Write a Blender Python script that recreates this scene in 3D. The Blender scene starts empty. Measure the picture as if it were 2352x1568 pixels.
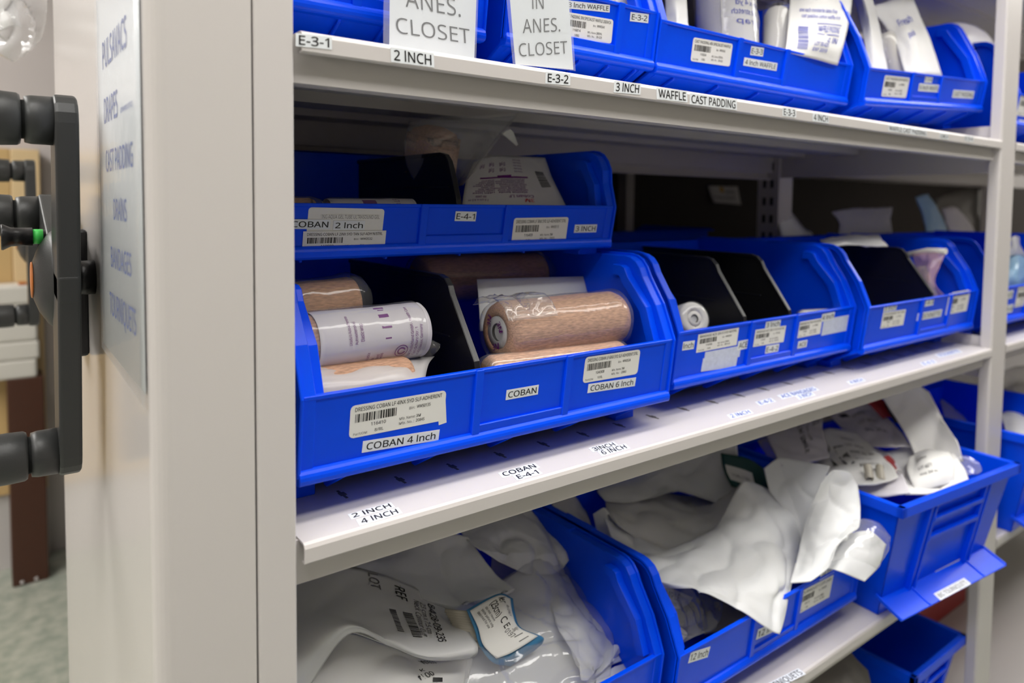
import bpy, bmesh, math, random
from mathutils import Vector, Matrix, noise

# ------------------------------------------------------------------ camera, world, lights, exposure
scene = bpy.context.scene
COL = scene.collection
W_PX, H_PX = 2352.0, 1568.0
F_PX, CX, CY = 1640.0, 1176.0, 556.0          # focal length and principal point (lens shift) in pixels
VX, VY_Y = (3370.0, 489.0), 452.0
def _dir(px, py):
    return Vector((px - CX, -(py - CY), -F_PX)).normalized()
_vyx = CX - (F_PX ** 2 + (VX[1] - CY) * (VY_Y - CY)) / (VX[0] - CX)
_ex, _ey = _dir(*VX), _dir(_vyx, VY_Y)
_ez = _ex.cross(_ey).normalized()
ROT = Matrix((_ex, _ey, _ez))                  # camera -> world
CAM = Vector((0.0, -0.5, 0.0))

cam = bpy.data.cameras.new('camera')
cam_o = bpy.data.objects.new('camera', cam); COL.objects.link(cam_o)
cam_o.matrix_world = Matrix.Translation(CAM) @ ROT.to_4x4()
cam.sensor_width = 36.0; cam.lens = F_PX / W_PX * 36.0
cam.shift_y = (CY - H_PX / 2) / W_PX
cam.clip_start = 0.01
cam.dof.use_dof = True; cam.dof.focus_distance = 0.66; cam.dof.aperture_fstop = 4.2
scene.camera = cam_o

world = bpy.data.worlds.new('world'); scene.world = world; world.use_nodes = True
world.node_tree.nodes['Background'].inputs[0].default_value = (0.95, 0.97, 1.0, 1)
world.node_tree.nodes['Background'].inputs[1].default_value = 0.012
scene.view_settings.view_transform = 'Standard'; scene.view_settings.look = 'None'
scene.view_settings.gamma = 1.0; scene.view_settings.use_curve_mapping = False
scene.view_settings.exposure = 0.0
scene.cycles.use_denoising = True
scene.cycles.max_bounces = 10; scene.cycles.transparent_max_bounces = 24
scene.cycles.sample_clamp_indirect = 6.0

ZC, ZF = 1.15, -1.30                           # ceiling and floor, camera height is z = 0
FIXTURES = [  # centre x, centre y, size x, size y, watts  (recessed ceiling lamps and an added fill lamp)
    (0.95, -0.20, 3.2, 0.28, 18.5),
    (0.9, -0.80, 3.0, 0.30, 5.5),  # added fill, brightens the front faces and lower pouches
    (-1.5, -0.4, 0.6, 1.4, 15.0),
    (-1.0, 1.5, 0.6, 1.6, 20.0),
    (3.6, -0.6, 1.2, 0.6, 6.0),
]
for i, (x, y, sx, sy, w) in enumerate(FIXTURES):
    l = bpy.data.lights.new('ceiling_lamp_light', 'AREA'); l.shape = 'RECTANGLE'
    l.size, l.size_y, l.energy = sx, sy, w; l.color = (1.0, 0.975, 0.945)
    lo = bpy.data.objects.new('ceiling_lamp_light', l); COL.objects.link(lo); lo.location = (x, y, ZC - 0.02)

# ------------------------------------------------------------------ pixel helpers (a pixel seen at a known depth)
def _ray(px, py):
    return ROT @ Vector((px - CX, -(py - CY), -F_PX))
def at(px, py, y):
    d = _ray(px, py); return CAM + d * ((y - CAM.y) / d.y)
def at_x(px, py, x):
    d = _ray(px, py); return CAM + d * ((x - CAM.x) / d.x)
def at_z(px, py, z):
    d = _ray(px, py); return CAM + d * ((z - CAM.z) / d.z)
def at_plane(px, py, p, n):
    d = _ray(px, py); return CAM + d * ((p - CAM).dot(n) / d.dot(n))

# ------------------------------------------------------------------ materials
def lin(c):
    return tuple(((v / 255.0) / 12.92 if v / 255.0 <= 0.04045 else ((v / 255.0 + 0.055) / 1.055) ** 2.4) for v in c)
MAT = {}
def new_mat(name):
    m = bpy.data.materials.new(name); m.use_nodes = True; MAT[name] = m
    nt = m.node_tree; return m, nt, nt.nodes['Principled BSDF']
def simple(name, rgb, rough=0.5, metal=0.0, spec=0.5, noise_amt=0.0, noise_scale=40.0, bump=0.0, bump_scale=200.0, coat=0.0):
    m, nt, b = new_mat(name)
    c = lin(rgb) + (1,)
    b.inputs['Base Color'].default_value = c; b.inputs['Roughness'].default_value = rough
    b.inputs['Metallic'].default_value = metal; b.inputs['Specular IOR Level'].default_value = spec
    if coat: b.inputs['Coat Weight'].default_value = coat; b.inputs['Coat Roughness'].default_value = 0.12
    if noise_amt:
        tc = nt.nodes.new('ShaderNodeTexCoord'); n = nt.nodes.new('ShaderNodeTexNoise'); n.inputs['Scale'].default_value = noise_scale
        n.inputs['Detail'].default_value = 4
        r = nt.nodes.new('ShaderNodeMapRange'); r.inputs['To Min'].default_value = 1 - noise_amt; r.inputs['To Max'].default_value = 1 + noise_amt
        mx = nt.nodes.new('ShaderNodeMix'); mx.data_type = 'RGBA'; mx.blend_type = 'MULTIPLY'; mx.inputs['Factor'].default_value = 1
        mx.inputs['A'].default_value = c
        nt.links.new(tc.outputs['Object'], n.inputs['Vector']); nt.links.new(n.outputs['Fac'], r.inputs['Value'])
        nt.links.new(r.outputs['Result'], mx.inputs['B']); nt.links.new(mx.outputs['Result'], b.inputs['Base Color'])
    if bump:
        tc = nt.nodes.new('ShaderNodeTexCoord'); n = nt.nodes.new('ShaderNodeTexNoise'); n.inputs['Scale'].default_value = bump_scale
        n.inputs['Detail'].default_value = 3
        bp = nt.nodes.new('ShaderNodeBump'); bp.inputs['Strength'].default_value = bump; bp.inputs['Distance'].default_value = 0.002
        nt.links.new(tc.outputs['Object'], n.inputs['Vector']); nt.links.new(n.outputs['Fac'], bp.inputs['Height'])
        nt.links.new(bp.outputs['Normal'], b.inputs['Normal'])
    return m
simple('blue_plastic', (0, 76, 244), 0.27, spec=0.22, noise_amt=0.06, noise_scale=18, bump=0.03, bump_scale=60)
simple('black_plastic', (22, 22, 24), 0.32, bump=0.05, bump_scale=500)
simple('handle_plastic', (46, 47, 47), 0.42, bump=0.08, bump_scale=900)
simple('steel', (205, 200, 198), 0.32, noise_amt=0.012, noise_scale=6)
simple('steel_gloss', (204, 199, 196), 0.2, spec=0.4, noise_amt=0.012, noise_scale=6)
simple('hole', (12, 11, 10), 0.9)
simple('slot', (96, 90, 80), 0.7)
simple('label_paper', (236, 235, 231), 0.45, noise_amt=0.02, noise_scale=60)
simple('label_tape', (232, 236, 240), 0.3)
simple('ink', (16, 15, 16), 0.5)
simple('ink_soft', (110, 108, 108), 0.5)
simple('ink_blue', (36, 78, 170), 0.5)
simple('ink_print_blue', (70, 80, 180), 0.5)
simple('ink_purple', (118, 30, 128), 0.45)
simple('ink_red', (205, 40, 35), 0.45)
simple('stain', (196, 170, 110), 0.6)
simple('old_glue', (205, 212, 232), 0.7, noise_amt=0.2, noise_scale=160)
simple('green_plastic', (70, 210, 90), 0.4)
simple('orange_plastic', (190, 110, 50), 0.4)
simple('teal_plastic', (10, 52, 55), 0.4)
simple('label_blue', (64, 132, 178), 0.35)
simple('pale_blue_film', (150, 190, 220), 0.3)
simple('grey_cloth', (122, 118, 114), 0.85, bump=0.3, bump_scale=300)
simple('red_plastic', (160, 40, 42), 0.45)
simple('tan_frame', (226, 198, 152), 0.5)
simple('painted_shade', (46, 38, 32), 0.7, noise_amt=0.1, noise_scale=5)  # deep shade behind the shelves, put into the colour
simple('tan_door', (205, 172, 118), 0.5, noise_amt=0.04, noise_scale=4)
simple('brown_laminate', (74, 42, 28), 0.45, noise_amt=0.05)
simple('box_white', (216, 212, 204), 0.6)
simple('wall_paint', (206, 198, 196), 0.7, noise_amt=0.02, noise_scale=3)
simple('ceiling_paint', (235, 233, 228), 0.8, noise_amt=0.02, noise_scale=8)
simple('carton', (150, 118, 84), 0.7, noise_amt=0.04)
simple('white_plastic', (232, 230, 226), 0.35)
simple('gauze', (236, 234, 230), 0.8, bump=0.5, bump_scale=700)
simple('tube_clear', (190, 184, 168), 0.2)
simple('green_card', (20, 70, 66), 0.4)
simple('yellow_plastic', (200, 160, 50), 0.5)
simple('dark_strap', (40, 38, 44), 0.7)
def m_floor():
    m, nt, b = new_mat('floor_vinyl')
    tc = nt.nodes.new('ShaderNodeTexCoord'); n = nt.nodes.new('ShaderNodeTexNoise'); n.inputs['Scale'].default_value = 26; n.inputs['Detail'].default_value = 8
    r = nt.nodes.new('ShaderNodeValToRGB'); r.color_ramp.elements[0].position = 0.35; r.color_ramp.elements[1].position = 0.7
    r.color_ramp.elements[0].color = lin((150, 158, 146)) + (1,); r.color_ramp.elements[1].color = lin((188, 190, 178)) + (1,)
    nt.links.new(tc.outputs['Object'], n.inputs['Vector']); nt.links.new(n.outputs['Fac'], r.inputs['Fac']); nt.links.new(r.outputs['Color'], b.inputs['Base Color'])
    b.inputs['Roughness'].default_value = 0.3
m_floor()
def m_tan(name, rgb):
    m, nt, b = new_mat(name)
    tc = nt.nodes.new('ShaderNodeTexCoord'); mp = nt.nodes.new('ShaderNodeMapping'); mp.inputs['Scale'].default_value = (140, 700, 700)
    n = nt.nodes.new('ShaderNodeTexNoise'); n.inputs['Scale'].default_value = 1.0; n.inputs['Detail'].default_value = 4
    r = nt.nodes.new('ShaderNodeValToRGB')
    r.color_ramp.elements[0].position = 0.3; r.color_ramp.elements[0].color = lin([v * 0.78 for v in rgb]) + (1,)
    r.color_ramp.elements[1].position = 0.65; r.color_ramp.elements[1].color = lin(rgb) + (1,)
    bp = nt.nodes.new('ShaderNodeBump'); bp.inputs['Strength'].default_value = 0.6; bp.inputs['Distance'].default_value = 0.001
    L = nt.links.new
    L(tc.outputs['Object'], mp.inputs['Vector']); L(mp.outputs['Vector'], n.inputs['Vector']); L(n.outputs['Fac'], r.inputs['Fac'])
    L(r.outputs['Color'], b.inputs['Base Color']); L(n.outputs['Fac'], bp.inputs['Height']); L(bp.outputs['Normal'], b.inputs['Normal'])
    b.inputs['Roughness'].default_value = 0.85
m_tan('bandage_tan', (214, 168, 138))
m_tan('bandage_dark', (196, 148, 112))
def m_tyvek(name, rgb, transl=0.25, rough=0.5):
    m, nt, b = new_mat(name)
    b.inputs['Base Color'].default_value = lin(rgb) + (1,); b.inputs['Roughness'].default_value = rough
    b.inputs['Specular IOR Level'].default_value = 0.35
    t = nt.nodes.new('ShaderNodeBsdfTranslucent'); t.inputs[0].default_value = lin(rgb) + (1,)
    mx = nt.nodes.new('ShaderNodeMixShader'); mx.inputs[0].default_value = transl
    tc = nt.nodes.new('ShaderNodeTexCoord'); n = nt.nodes.new('ShaderNodeTexNoise'); n.inputs['Scale'].default_value = 38; n.inputs['Detail'].default_value = 5
    bp = nt.nodes.new('ShaderNodeBump'); bp.inputs['Strength'].default_value = 0.25; bp.inputs['Distance'].default_value = 0.003
    L = nt.links.new
    L(tc.outputs['Object'], n.inputs['Vector']); L(n.outputs['Fac'], bp.inputs['Height']); L(bp.outputs['Normal'], b.inputs['Normal'])
    o = nt.nodes['Material Output']; L(b.outputs[0], mx.inputs[1]); L(t.outputs[0], mx.inputs[2]); L(mx.outputs[0], o.inputs[0])
m_tyvek('tyvek', (246, 247, 248)); m_tyvek('paper_pouch', (240, 239, 237), 0.2, 0.6); m_tyvek('card_white', (228, 228, 230), 0.1, 0.5)
m_tyvek('wrap_white', (232, 228, 234), 0.1, 0.35)
def m_film(name, rgb, clear, rough=0.08, gloss=0.5):
    """thin plastic film: see-through, a little milky, glossy by Fresnel"""
    m, nt, b = new_mat(name)
    nt.nodes.remove(b)
    tr = nt.nodes.new('ShaderNodeBsdfTransparent'); df = nt.nodes.new('ShaderNodeBsdfDiffuse'); df.inputs[0].default_value = lin(rgb) + (1,)
    gl = nt.nodes.new('ShaderNodeBsdfGlossy'); gl.inputs['Roughness'].default_value = rough
    m1 = nt.nodes.new('ShaderNodeMixShader'); m1.inputs[0].default_value = clear
    fr = nt.nodes.new('ShaderNodeLayerWeight'); fr.inputs['Blend'].default_value = 0.5
    pw = nt.nodes.new('ShaderNodeMath'); pw.operation = 'POWER'; pw.inputs[1].default_value = 4.0
    mm = nt.nodes.new('ShaderNodeMath'); mm.operation = 'MULTIPLY_ADD'; mm.inputs[1].default_value = 0.45 * gloss; mm.inputs[2].default_value = 0.035 * gloss; mm.use_clamp = True
    m2 = nt.nodes.new('ShaderNodeMixShader')
    tc = nt.nodes.new('ShaderNodeTexCoord'); n = nt.nodes.new('ShaderNodeTexNoise'); n.inputs['Scale'].default_value = 55; n.inputs['Detail'].default_value = 2
    bp = nt.nodes.new('ShaderNodeBump'); bp.inputs['Strength'].default_value = 0.3; bp.inputs['Distance'].default_value = 0.0025
    L = nt.links.new
    L(tc.outputs['Object'], n.inputs['Vector']); L(n.outputs['Fac'], bp.inputs['Height']); L(bp.outputs['Normal'], gl.inputs['Normal'])
    L(df.outputs[0], m1.inputs[1]); L(tr.outputs[0], m1.inputs[2]); L(fr.outputs['Facing'], pw.inputs[0]); L(pw.outputs[0], mm.inputs[0]); L(mm.outputs[0], m2.inputs[0])
    L(m1.outputs[0], m2.inputs[1]); L(gl.outputs[0], m2.inputs[2]); L(m2.outputs[0], nt.nodes['Material Output'].inputs[0])
m_film('film_clear', (235, 235, 235), 0.92, 0.09, 1.4)
m_film('film_frost', (236, 232, 230), 0.55, 0.2, 0.8)
m_film('film_sleeve', (235, 238, 242), 0.88, 0.08, 0.45)
m_film('film_pink', (226, 186, 200), 0.62, 0.15, 1.0)
m_film('film_bag', (240, 240, 242), 0.72, 0.08, 1.4)
m_film('film_white', (240, 240, 240), 0.3, 0.12, 1.2)
def m_lamp():
    m, nt, b = new_mat('lamp_diffuser')
    b.inputs['Base Color'].default_value = (0.9, 0.9, 0.88, 1)
    b.inputs['Emission Color'].default_value = (1, 0.97, 0.92, 1); b.inputs['Emission Strength'].default_value = 6.0
m_lamp()

# ------------------------------------------------------------------ text as geometry
_TC = {}
_FONT = None
try:                                           # the clean sans-serif that ships with Blender
    import os
    _FONT = bpy.data.fonts.load(os.path.join(bpy.utils.system_resource('DATAFILES'), 'fonts', 'NotoSansHebrew-Regular.woff2'))
except Exception: _FONT = None
def _raw_text(s, off):
    c = bpy.data.curves.new('t', 'FONT'); c.body = s.replace('I', 'l') if _FONT else s    # a plain stroke without serifs
    if _FONT: c.font = _FONT
    c.offset = min(off, 0.010); c.resolution_u = 3
    o = bpy.data.objects.new('t', c); m = bpy.data.meshes.new_from_object(o)
    v = [(p.co.x, p.co.y) for p in m.vertices]; f = [tuple(p.vertices) for p in m.polygons]
    bpy.data.objects.remove(o); bpy.data.curves.remove(c); bpy.data.meshes.remove(m)
    return v, f
_CAP = max(p[1] for p in _raw_text('H', 0)[0])
def text2d(s, off=0.0):
    """polygons of a line of text, x from 0 to 1 over its width, y in cap heights; also its natural width / cap height"""
    k = (s, off)
    if k not in _TC:
        v, f = _raw_text(s, off)
        x0 = min(p[0] for p in v); x1 = max(p[0] for p in v)
        _TC[k] = ([((p[0] - x0) / (x1 - x0), p[1] / _CAP) for p in v], f, (x1 - x0) / _CAP)
    return _TC[k]

# ------------------------------------------------------------------ mesh builder
class MB:
    def __init__(s): s.bm = bmesh.new(); s.mats = []
    def mi(s, m):
        if m not in s.mats: s.mats.append(m)
        return s.mats.index(m)
    def face(s, vs, m, smooth=False):
        try: f = s.bm.faces.new(vs)
        except ValueError: return None
        f.material_index = s.mi(m); f.smooth = smooth; return f
    def hexa(s, p, m):
        v = [s.bm.verts.new(q) for q in p]
        for a in ((0, 3, 2, 1), (4, 5, 6, 7), (0, 1, 5, 4), (1, 2, 6, 5), (2, 3, 7, 6), (3, 0, 4, 7)): s.face([v[i] for i in a], m)
    def box(s, x0, x1, y0, y1, z0, z1, m):
        s.hexa([(x0, y0, z0), (x1, y0, z0), (x1, y1, z0), (x0, y1, z0), (x0, y0, z1), (x1, y0, z1), (x1, y1, z1), (x0, y1, z1)], m)
    def prism(s, poly, x0, x1, m):
        """polygon of (y, z) points swept along x"""
        a = [s.bm.verts.new((x0, y, z)) for y, z in poly]; b = [s.bm.verts.new((x1, y, z)) for y, z in poly]
        n = len(poly)
        s.face(a, m); s.face(b[::-1], m)
        for i in range(n): s.face([a[i], b[i], b[(i + 1) % n], a[(i + 1) % n]], m)
    def prism_z(s, poly, z0, z1, m):
        a = [s.bm.verts.new((x, y, z0)) for x, y in poly]; b = [s.bm.verts.new((x, y, z1)) for x, y in poly]
        n = len(poly)
        s.face(a, m); s.face(b[::-1], m)
        for i in range(n): s.face([a[i], b[i], b[(i + 1) % n], a[(i + 1) % n]], m)
    def strip(s, path, x0, x1, t0, t1, m):
        """band along a (y, z) path between x0 and x1, from offset t0 to t1 along the path's left normal"""
        n = len(path); off = []
        for i in range(n):
            a = Vector(path[max(i - 1, 0)]); b = Vector(path[min(i + 1, n - 1)]); d = (b - a).normalized()
            off.append(Vector((-d.y, d.x)))
        rings = []
        for i in range(n):
            p = Vector(path[i]); q0 = p + off[i] * t0; q1 = p + off[i] * t1
            rings.append([s.bm.verts.new(c) for c in ((x0, q0.x, q0.y), (x1, q0.x, q0.y), (x1, q1.x, q1.y), (x0, q1.x, q1.y))])
        for i in range(n - 1):
            for k in range(4): s.face([rings[i][k], rings[i + 1][k], rings[i + 1][(k + 1) % 4], rings[i][(k + 1) % 4]], m)
        s.face(rings[0], m); s.face(rings[-1][::-1], m)
    def lathe(s, p0, p1, prof, m, n=32, wob=0.0, seed=0, caps=True, smooth=True):
        """revolve (t, r) profile about the axis p0 -> p1, t in metres from p0"""
        p0 = Vector(p0); p1 = Vector(p1); d = (p1 - p0).normalized()
        u = d.orthogonal().normalized(); w = d.cross(u)
        rings = []
        for t, r in prof:
            ring = []
            for k in range(n):
                a = 2 * math.pi * k / n; rr = r
                q = p0 + d * t + (u * math.cos(a) + w * math.sin(a)) * r
                if wob: rr = r * (1 + wob * noise.noise(q * 45 + Vector((seed, 0, 0)))); q = p0 + d * t + (u * math.cos(a) + w * math.sin(a)) * rr
                ring.append(s.bm.verts.new(q))
            rings.append(ring)
        for i in range(len(rings) - 1):
            for k in range(n): s.face([rings[i][k], rings[i][(k + 1) % n], rings[i + 1][(k + 1) % n], rings[i + 1][k]], m, smooth)
        if caps: s.face(rings[0][::-1], m); s.face(rings[-1], m)
    def tube(s, pts, r, m, n=10):
        pts = [Vector(p) for p in pts]; rings = []
        for i, p in enumerate(pts):
            d = (pts[min(i + 1, len(pts) - 1)] - pts[max(i - 1, 0)]).normalized()
            u = d.cross(Vector((0.3, 0.2, 0.93))).normalized(); w = d.cross(u)
            rings.append([s.bm.verts.new(p + (u * math.cos(2 * math.pi * k / n) + w * math.sin(2 * math.pi * k / n)) * r) for k in range(n)])
        for i in range(len(rings) - 1):
            for k in range(n): s.face([rings[i][k], rings[i][(k + 1) % n], rings[i + 1][(k + 1) % n], rings[i + 1][k]], m, True)
        s.face(rings[0][::-1], m); s.face(rings[-1], m)
    def text(s, txt, o, U, V, m, off=0.0, fn=None):
        v, f, asp = text2d(txt, off); o = Vector(o); U = Vector(U); V = Vector(V)
        vs = [s.bm.verts.new(fn(o + U * x + V * y) if fn else o + U * x + V * y) for x, y in v]
        for q in f: s.face([vs[i] for i in q], m)
    def quad(s, p, m):
        s.face([s.bm.verts.new(q) for q in p], m)
    def build(s, name, parent=None, bevel=0.0, seg=1, recalc=True, auto=None):
        if recalc: bmesh.ops.recalc_face_normals(s.bm, faces=[f for f in s.bm.faces])
        me = bpy.data.meshes.new(name); s.bm.to_mesh(me); s.bm.free()
        for m in s.mats: me.materials.append(MAT[m])
        o = bpy.data.objects.new(name, me); COL.objects.link(o)
        if parent: o.parent = parent
        if bevel:
            b = o.modifiers.new('bevel', 'BEVEL'); b.width = bevel; b.segments = seg; b.limit_method = 'ANGLE'; b.angle_limit = math.radians(35)
        return o
def tag(o, label=None, cat=None, group=None, kind=None):
    if label: o['label'] = label
    if cat: o['category'] = cat
    if group: o['group'] = group
    if kind: o['kind'] = kind
    return o
def empty(name, loc, label, cat, group=None, rot=(0, 0, 0)):
    o = bpy.data.objects.new(name, None); COL.objects.link(o); o.location = loc; o.rotation_euler = rot
    o.empty_display_size = 0.05
    return tag(o, label, cat, group)
def base_of(pts):
    return Vector((sum(p.x for p in pts) / len(pts), sum(p.y for p in pts) / len(pts), min(p.z for p in pts)))
def rel(o):                                   # child keeps world coordinates although the parent sits elsewhere
    if o.parent: o.matrix_parent_inverse = Matrix.Translation(-Vector(o.parent.location))
    return o

# smooth surfaces from a few control points ------------------------------------------------------
def _cr(p, t):
    n = len(p) - 1; t = max(0.0, min(1.0, t)) * n; i = min(int(t), n - 1); f = t - i
    a = p[i - 1] if i > 0 else p[0] * 2 - p[1]
    b, c = p[i], p[i + 1]
    d = p[i + 2] if i + 2 <= n else p[n] * 2 - p[n - 1]
    return (b * 2 + (c - a) * f + (a * 2 - b * 5 + c * 4 - d) * f * f + (b * 3 - a - c * 3 + d) * f ** 3) * 0.5
def _lp(p, t):
    n = len(p) - 1; t = max(0.0, min(1.0, t)) * n; i = min(int(t), n - 1)
    return p[i].lerp(p[i + 1], t - i)
class Surf:
    def __init__(s, rows, wr=0.0, seed=0, fs=22.0, crisp=0.0):
        s.crisp = crisp
        s.rows = [[q if isinstance(q, Vector) else at(*q) for q in r] for r in rows]; s.wr = wr; s.seed = seed; s.fs = fs
    def base(s, u, v):
        q = _cr([_cr(r, u) for r in s.rows], v)
        return q.lerp(_lp([_lp(r, u) for r in s.rows], v), s.crisp) if s.crisp else q
    def nrm(s, u, v):
        e = 0.01
        n = (s.base(min(u + e, 1), v) - s.base(max(u - e, 0), v)).cross(s.base(u, min(v + e, 1)) - s.base(u, max(v - e, 0)))
        return n.normalized() if n.length > 1e-12 else Vector((0, -1, 0))
    def p(s, u, v, off=0.0):
        q = s.base(u, v); n = s.nrm(u, v)
        if s.wr:
            a = noise.noise(q * s.fs + Vector((s.seed * 3.7, 0, 0))); b = abs(noise.noise(q * s.fs * 2.1 + Vector((0, s.seed * 1.9, 5))))
            c = noise.noise(q * s.fs * 0.45 + Vector((s.seed * 2.3, 7, 0))); e = 1.0 - abs(noise.noise(q * s.fs * 0.8 + Vector((3, 0, s.seed * 1.3)))) * 2.2
            k = min(1.0, 0.25 + 7.0 * min(u, 1 - u, v, 1 - v))
            q = q + n * (s.wr * k * (0.4 * a - 0.5 * b + 0.9 * c + 1.3 * max(e, 0.0) ** 3))
        return q + n * off
def sheet(name, rows, m, thick=0.0006, nu=22, nv=22, wr=0.0, seed=0, fs=22.0, prints=(), parent=None, back=None, crisp=None):
    """a thin bent sheet through control points (rows of pixel + depth or of Vectors), with print laid on its visible side"""
    S = rows if hasattr(rows, 'nrm') else Surf(rows, wr, seed, fs, (0.6 if m == 'tyvek' else 0.35 if m == 'paper_pouch' else 0.0) if crisp is None else crisp)
    if m == 'tyvek': nu, nv = int(nu * 1.5), int(nv * 1.5)
    mb = MB()
    side = 1.0 if S.nrm(.5, .5).dot(CAM - S.base(.5, .5)) > 0 else -1.0
    g = [[[mb.bm.verts.new(S.p(i / nu, j / nv, off)) for i in range(nu + 1)] for j in range(nv + 1)] for off in (0.0, -side * thick)]
    for k in (0, 1):
        mm = m if k == 0 or not back else back
        for j in range(nv):
            for i in range(nu):
                q = [g[k][j][i], g[k][j][i + 1], g[k][j + 1][i + 1], g[k][j + 1][i]]
                mb.face(q if (k == 0) == (side > 0) else q[::-1], mm, True)
    edge = [(0, i) for i in range(nu + 1)] + [(j, nu) for j in range(1, nv + 1)] + [(nv, i) for i in range(nu - 1, -1, -1)] + [(j, 0) for j in range(nv - 1, 0, -1)]
    for a in range(len(edge)):
        (j0, i0), (j1, i1) = edge[a], edge[(a + 1) % len(edge)]
        mb.face([g[0][j0][i0], g[0][j1][i1], g[1][j1][i1], g[1][j0][i0]], m, False)
    for pr in prints:
        kind = pr[0]
        lift = side * 0.0006
        fn = lambda q: S.p(q.x, q.y, lift)
        if kind == 'text':
            _, s, o, U, V, mm = pr[:6]
            mb.text(s, (o[0], o[1], 0), (U[0], U[1], 0), (V[0], V[1], 0), mm, 0.012, fn)
        elif kind == 'rect':
            _, o, U, V, mm = pr
            k = 8
            vs = [[mb.bm.verts.new(S.p(o[0] + U[0] * a / k + V[0] * b / 2, o[1] + U[1] * a / k + V[1] * b / 2, side * 0.0004)) for a in range(k + 1)] for b in range(3)]
            for b in range(2):
                for a in range(k): mb.face([vs[b][a], vs[b][a + 1], vs[b + 1][a + 1], vs[b + 1][a]], mm, True)
        elif kind == 'bars':
            _, o, U, V, mm = pr
            rnd = random.Random(5); t = 0.0
            while t < 0.97:
                w = rnd.choice((0.012, 0.02, 0.035)); 
                a = Vector((o[0] + U[0] * t, o[1] + U[1] * t, 0)); b = a + Vector((U[0] * w, U[1] * w, 0)); vv = Vector((V[0], V[1], 0))
                mb.face([mb.bm.verts.new(fn(q)) for q in (a, b, b + vv, a + vv)], mm)
                t += w + rnd.choice((0.015, 0.02, 0.03))
    return mb.build(name, parent, recalc=False)

# ------------------------------------------------------------------ room
XL, XR, YB, YT = -3.0, 5.6, -3.6, 2.56
def struct(name, mb, **k):
    o = mb.build(name, **k); o['kind'] = 'structure'; return o
mb = MB(); mb.box(XL, XR, YB, YT, ZF - 0.05, ZF, 'floor_vinyl'); struct('floor', mb)
mb = MB()
holes = sorted(FIXTURES, key=lambda q: q[0])
mb.box(XL, XR, YB, YT, ZC + 0.0, ZC + 0.05, 'ceiling_paint'); struct('ceiling', mb)
mb = MB(); mb.box(XL, XR, YT, YT + 0.05, ZF, ZC, 'wall_paint'); struct('wall_back', mb)
mb = MB(); mb.box(XL, XR, YB - 0.05, YB, ZF, ZC, 'wall_paint'); struct('wall_front', mb)
mb = MB(); mb.box(XL - 0.05, XL, YB, YT, ZF, ZC, 'wall_paint'); struct('wall_left', mb)
mb = MB(); mb.box(XR, XR + 0.05, YB, YT, ZF, ZC, 'wall_paint'); struct('wall_right', mb)
for i, (x, y, sx, sy, w) in enumerate(FIXTURES):
    t = empty('ceiling_lamp', (x, y, ZC), ['long narrow ceiling lamp running above the aisle edge of the shelves', 'unseen long fill lamp added over the middle of the aisle',
              'square ceiling lamp in front of the crank handles', 'long ceiling lamp beside the tan door', 'short ceiling lamp at the far end of the aisle'][i], 'lamp', 'ceiling lamps')
    mb = MB(); f = 0.02
    for a, b, c, d in ((-sx / 2 - f, -sx / 2, -sy / 2 - f, sy / 2 + f), (sx / 2, sx / 2 + f, -sy / 2 - f, sy / 2 + f), (-sx / 2, sx / 2, -sy / 2 - f, -sy / 2), (-sx / 2, sx / 2, sy / 2, sy / 2 + f)):
        mb.box(a, b, c, d, -0.012, 0, 'steel')
    mb.build('lamp_frame', t)
    mb = MB(); mb.box(-sx / 2, sx / 2, -sy / 2, sy / 2, -0.006, 0, 'lamp_diffuser'); mb.build('diffuser', t)

# far end beyond the left panel: tan door, brown panel, white crates
t = empty('tan_cupboard', (-0.2, 2.5, ZF), 'tan wooden cupboard on the far back wall behind the crank handle', 'cupboard')
mb = MB(); mb.box(-0.6, 0.293, -0.02, 0.05, 0.27, 1.465, 'tan_door'); mb.build('door', t, 0.003)
mb = MB(); mb.box(0.294, 0.378, -0.022, 0.05, 0.27, 1.465, 'tan_frame'); mb.build('frame', t, 0.003)
mb = MB(); mb.box(-0.6, 0.378, 0.0, 0.05, 0.0, 0.27, 'steel'); mb.build('plinth', t, 0.002)
t = empty('cabinet', (0.10, 2.40, ZF), 'dark brown laminate cabinet standing on the floor beyond the crank handle', 'cabinet')
mb = MB(); mb.box(-0.036, 0.066, -0.06, 0.06, 0, 0.70, 'brown_laminate'); mb.build('cabinet_body', t, 0.003)
for sx in (-0.01, 0.03):
    mb = MB(); mb.lathe((sx, -0.06, 0.012), (sx, -1, 0.012), [(0, .006), (.004, .005), (.005, .001)], 'steel', 12); mb.build('screw', t)
t = empty('linen_stack', (0.075, 2.40, ZF + 0.70), 'stack of white folded linen on the brown cabinet behind the crank handle', 'linen')
mb = MB()
for k in range(5): mb.box(-0.10 + 0.004 * (k % 3), 0.073 + 0.004 * ((k * 2) % 3), -0.058, 0.058, 0.062 * k, 0.062 * k + 0.0618, 'box_white')
mb.build('linen', t, 0.008, 2)
mb = MB(); mb.box(0.028, 0.052, -0.05, 0.0, 0.31, 0.318, 'orange_plastic'); mb.build('folder', t, 0.002)

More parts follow.
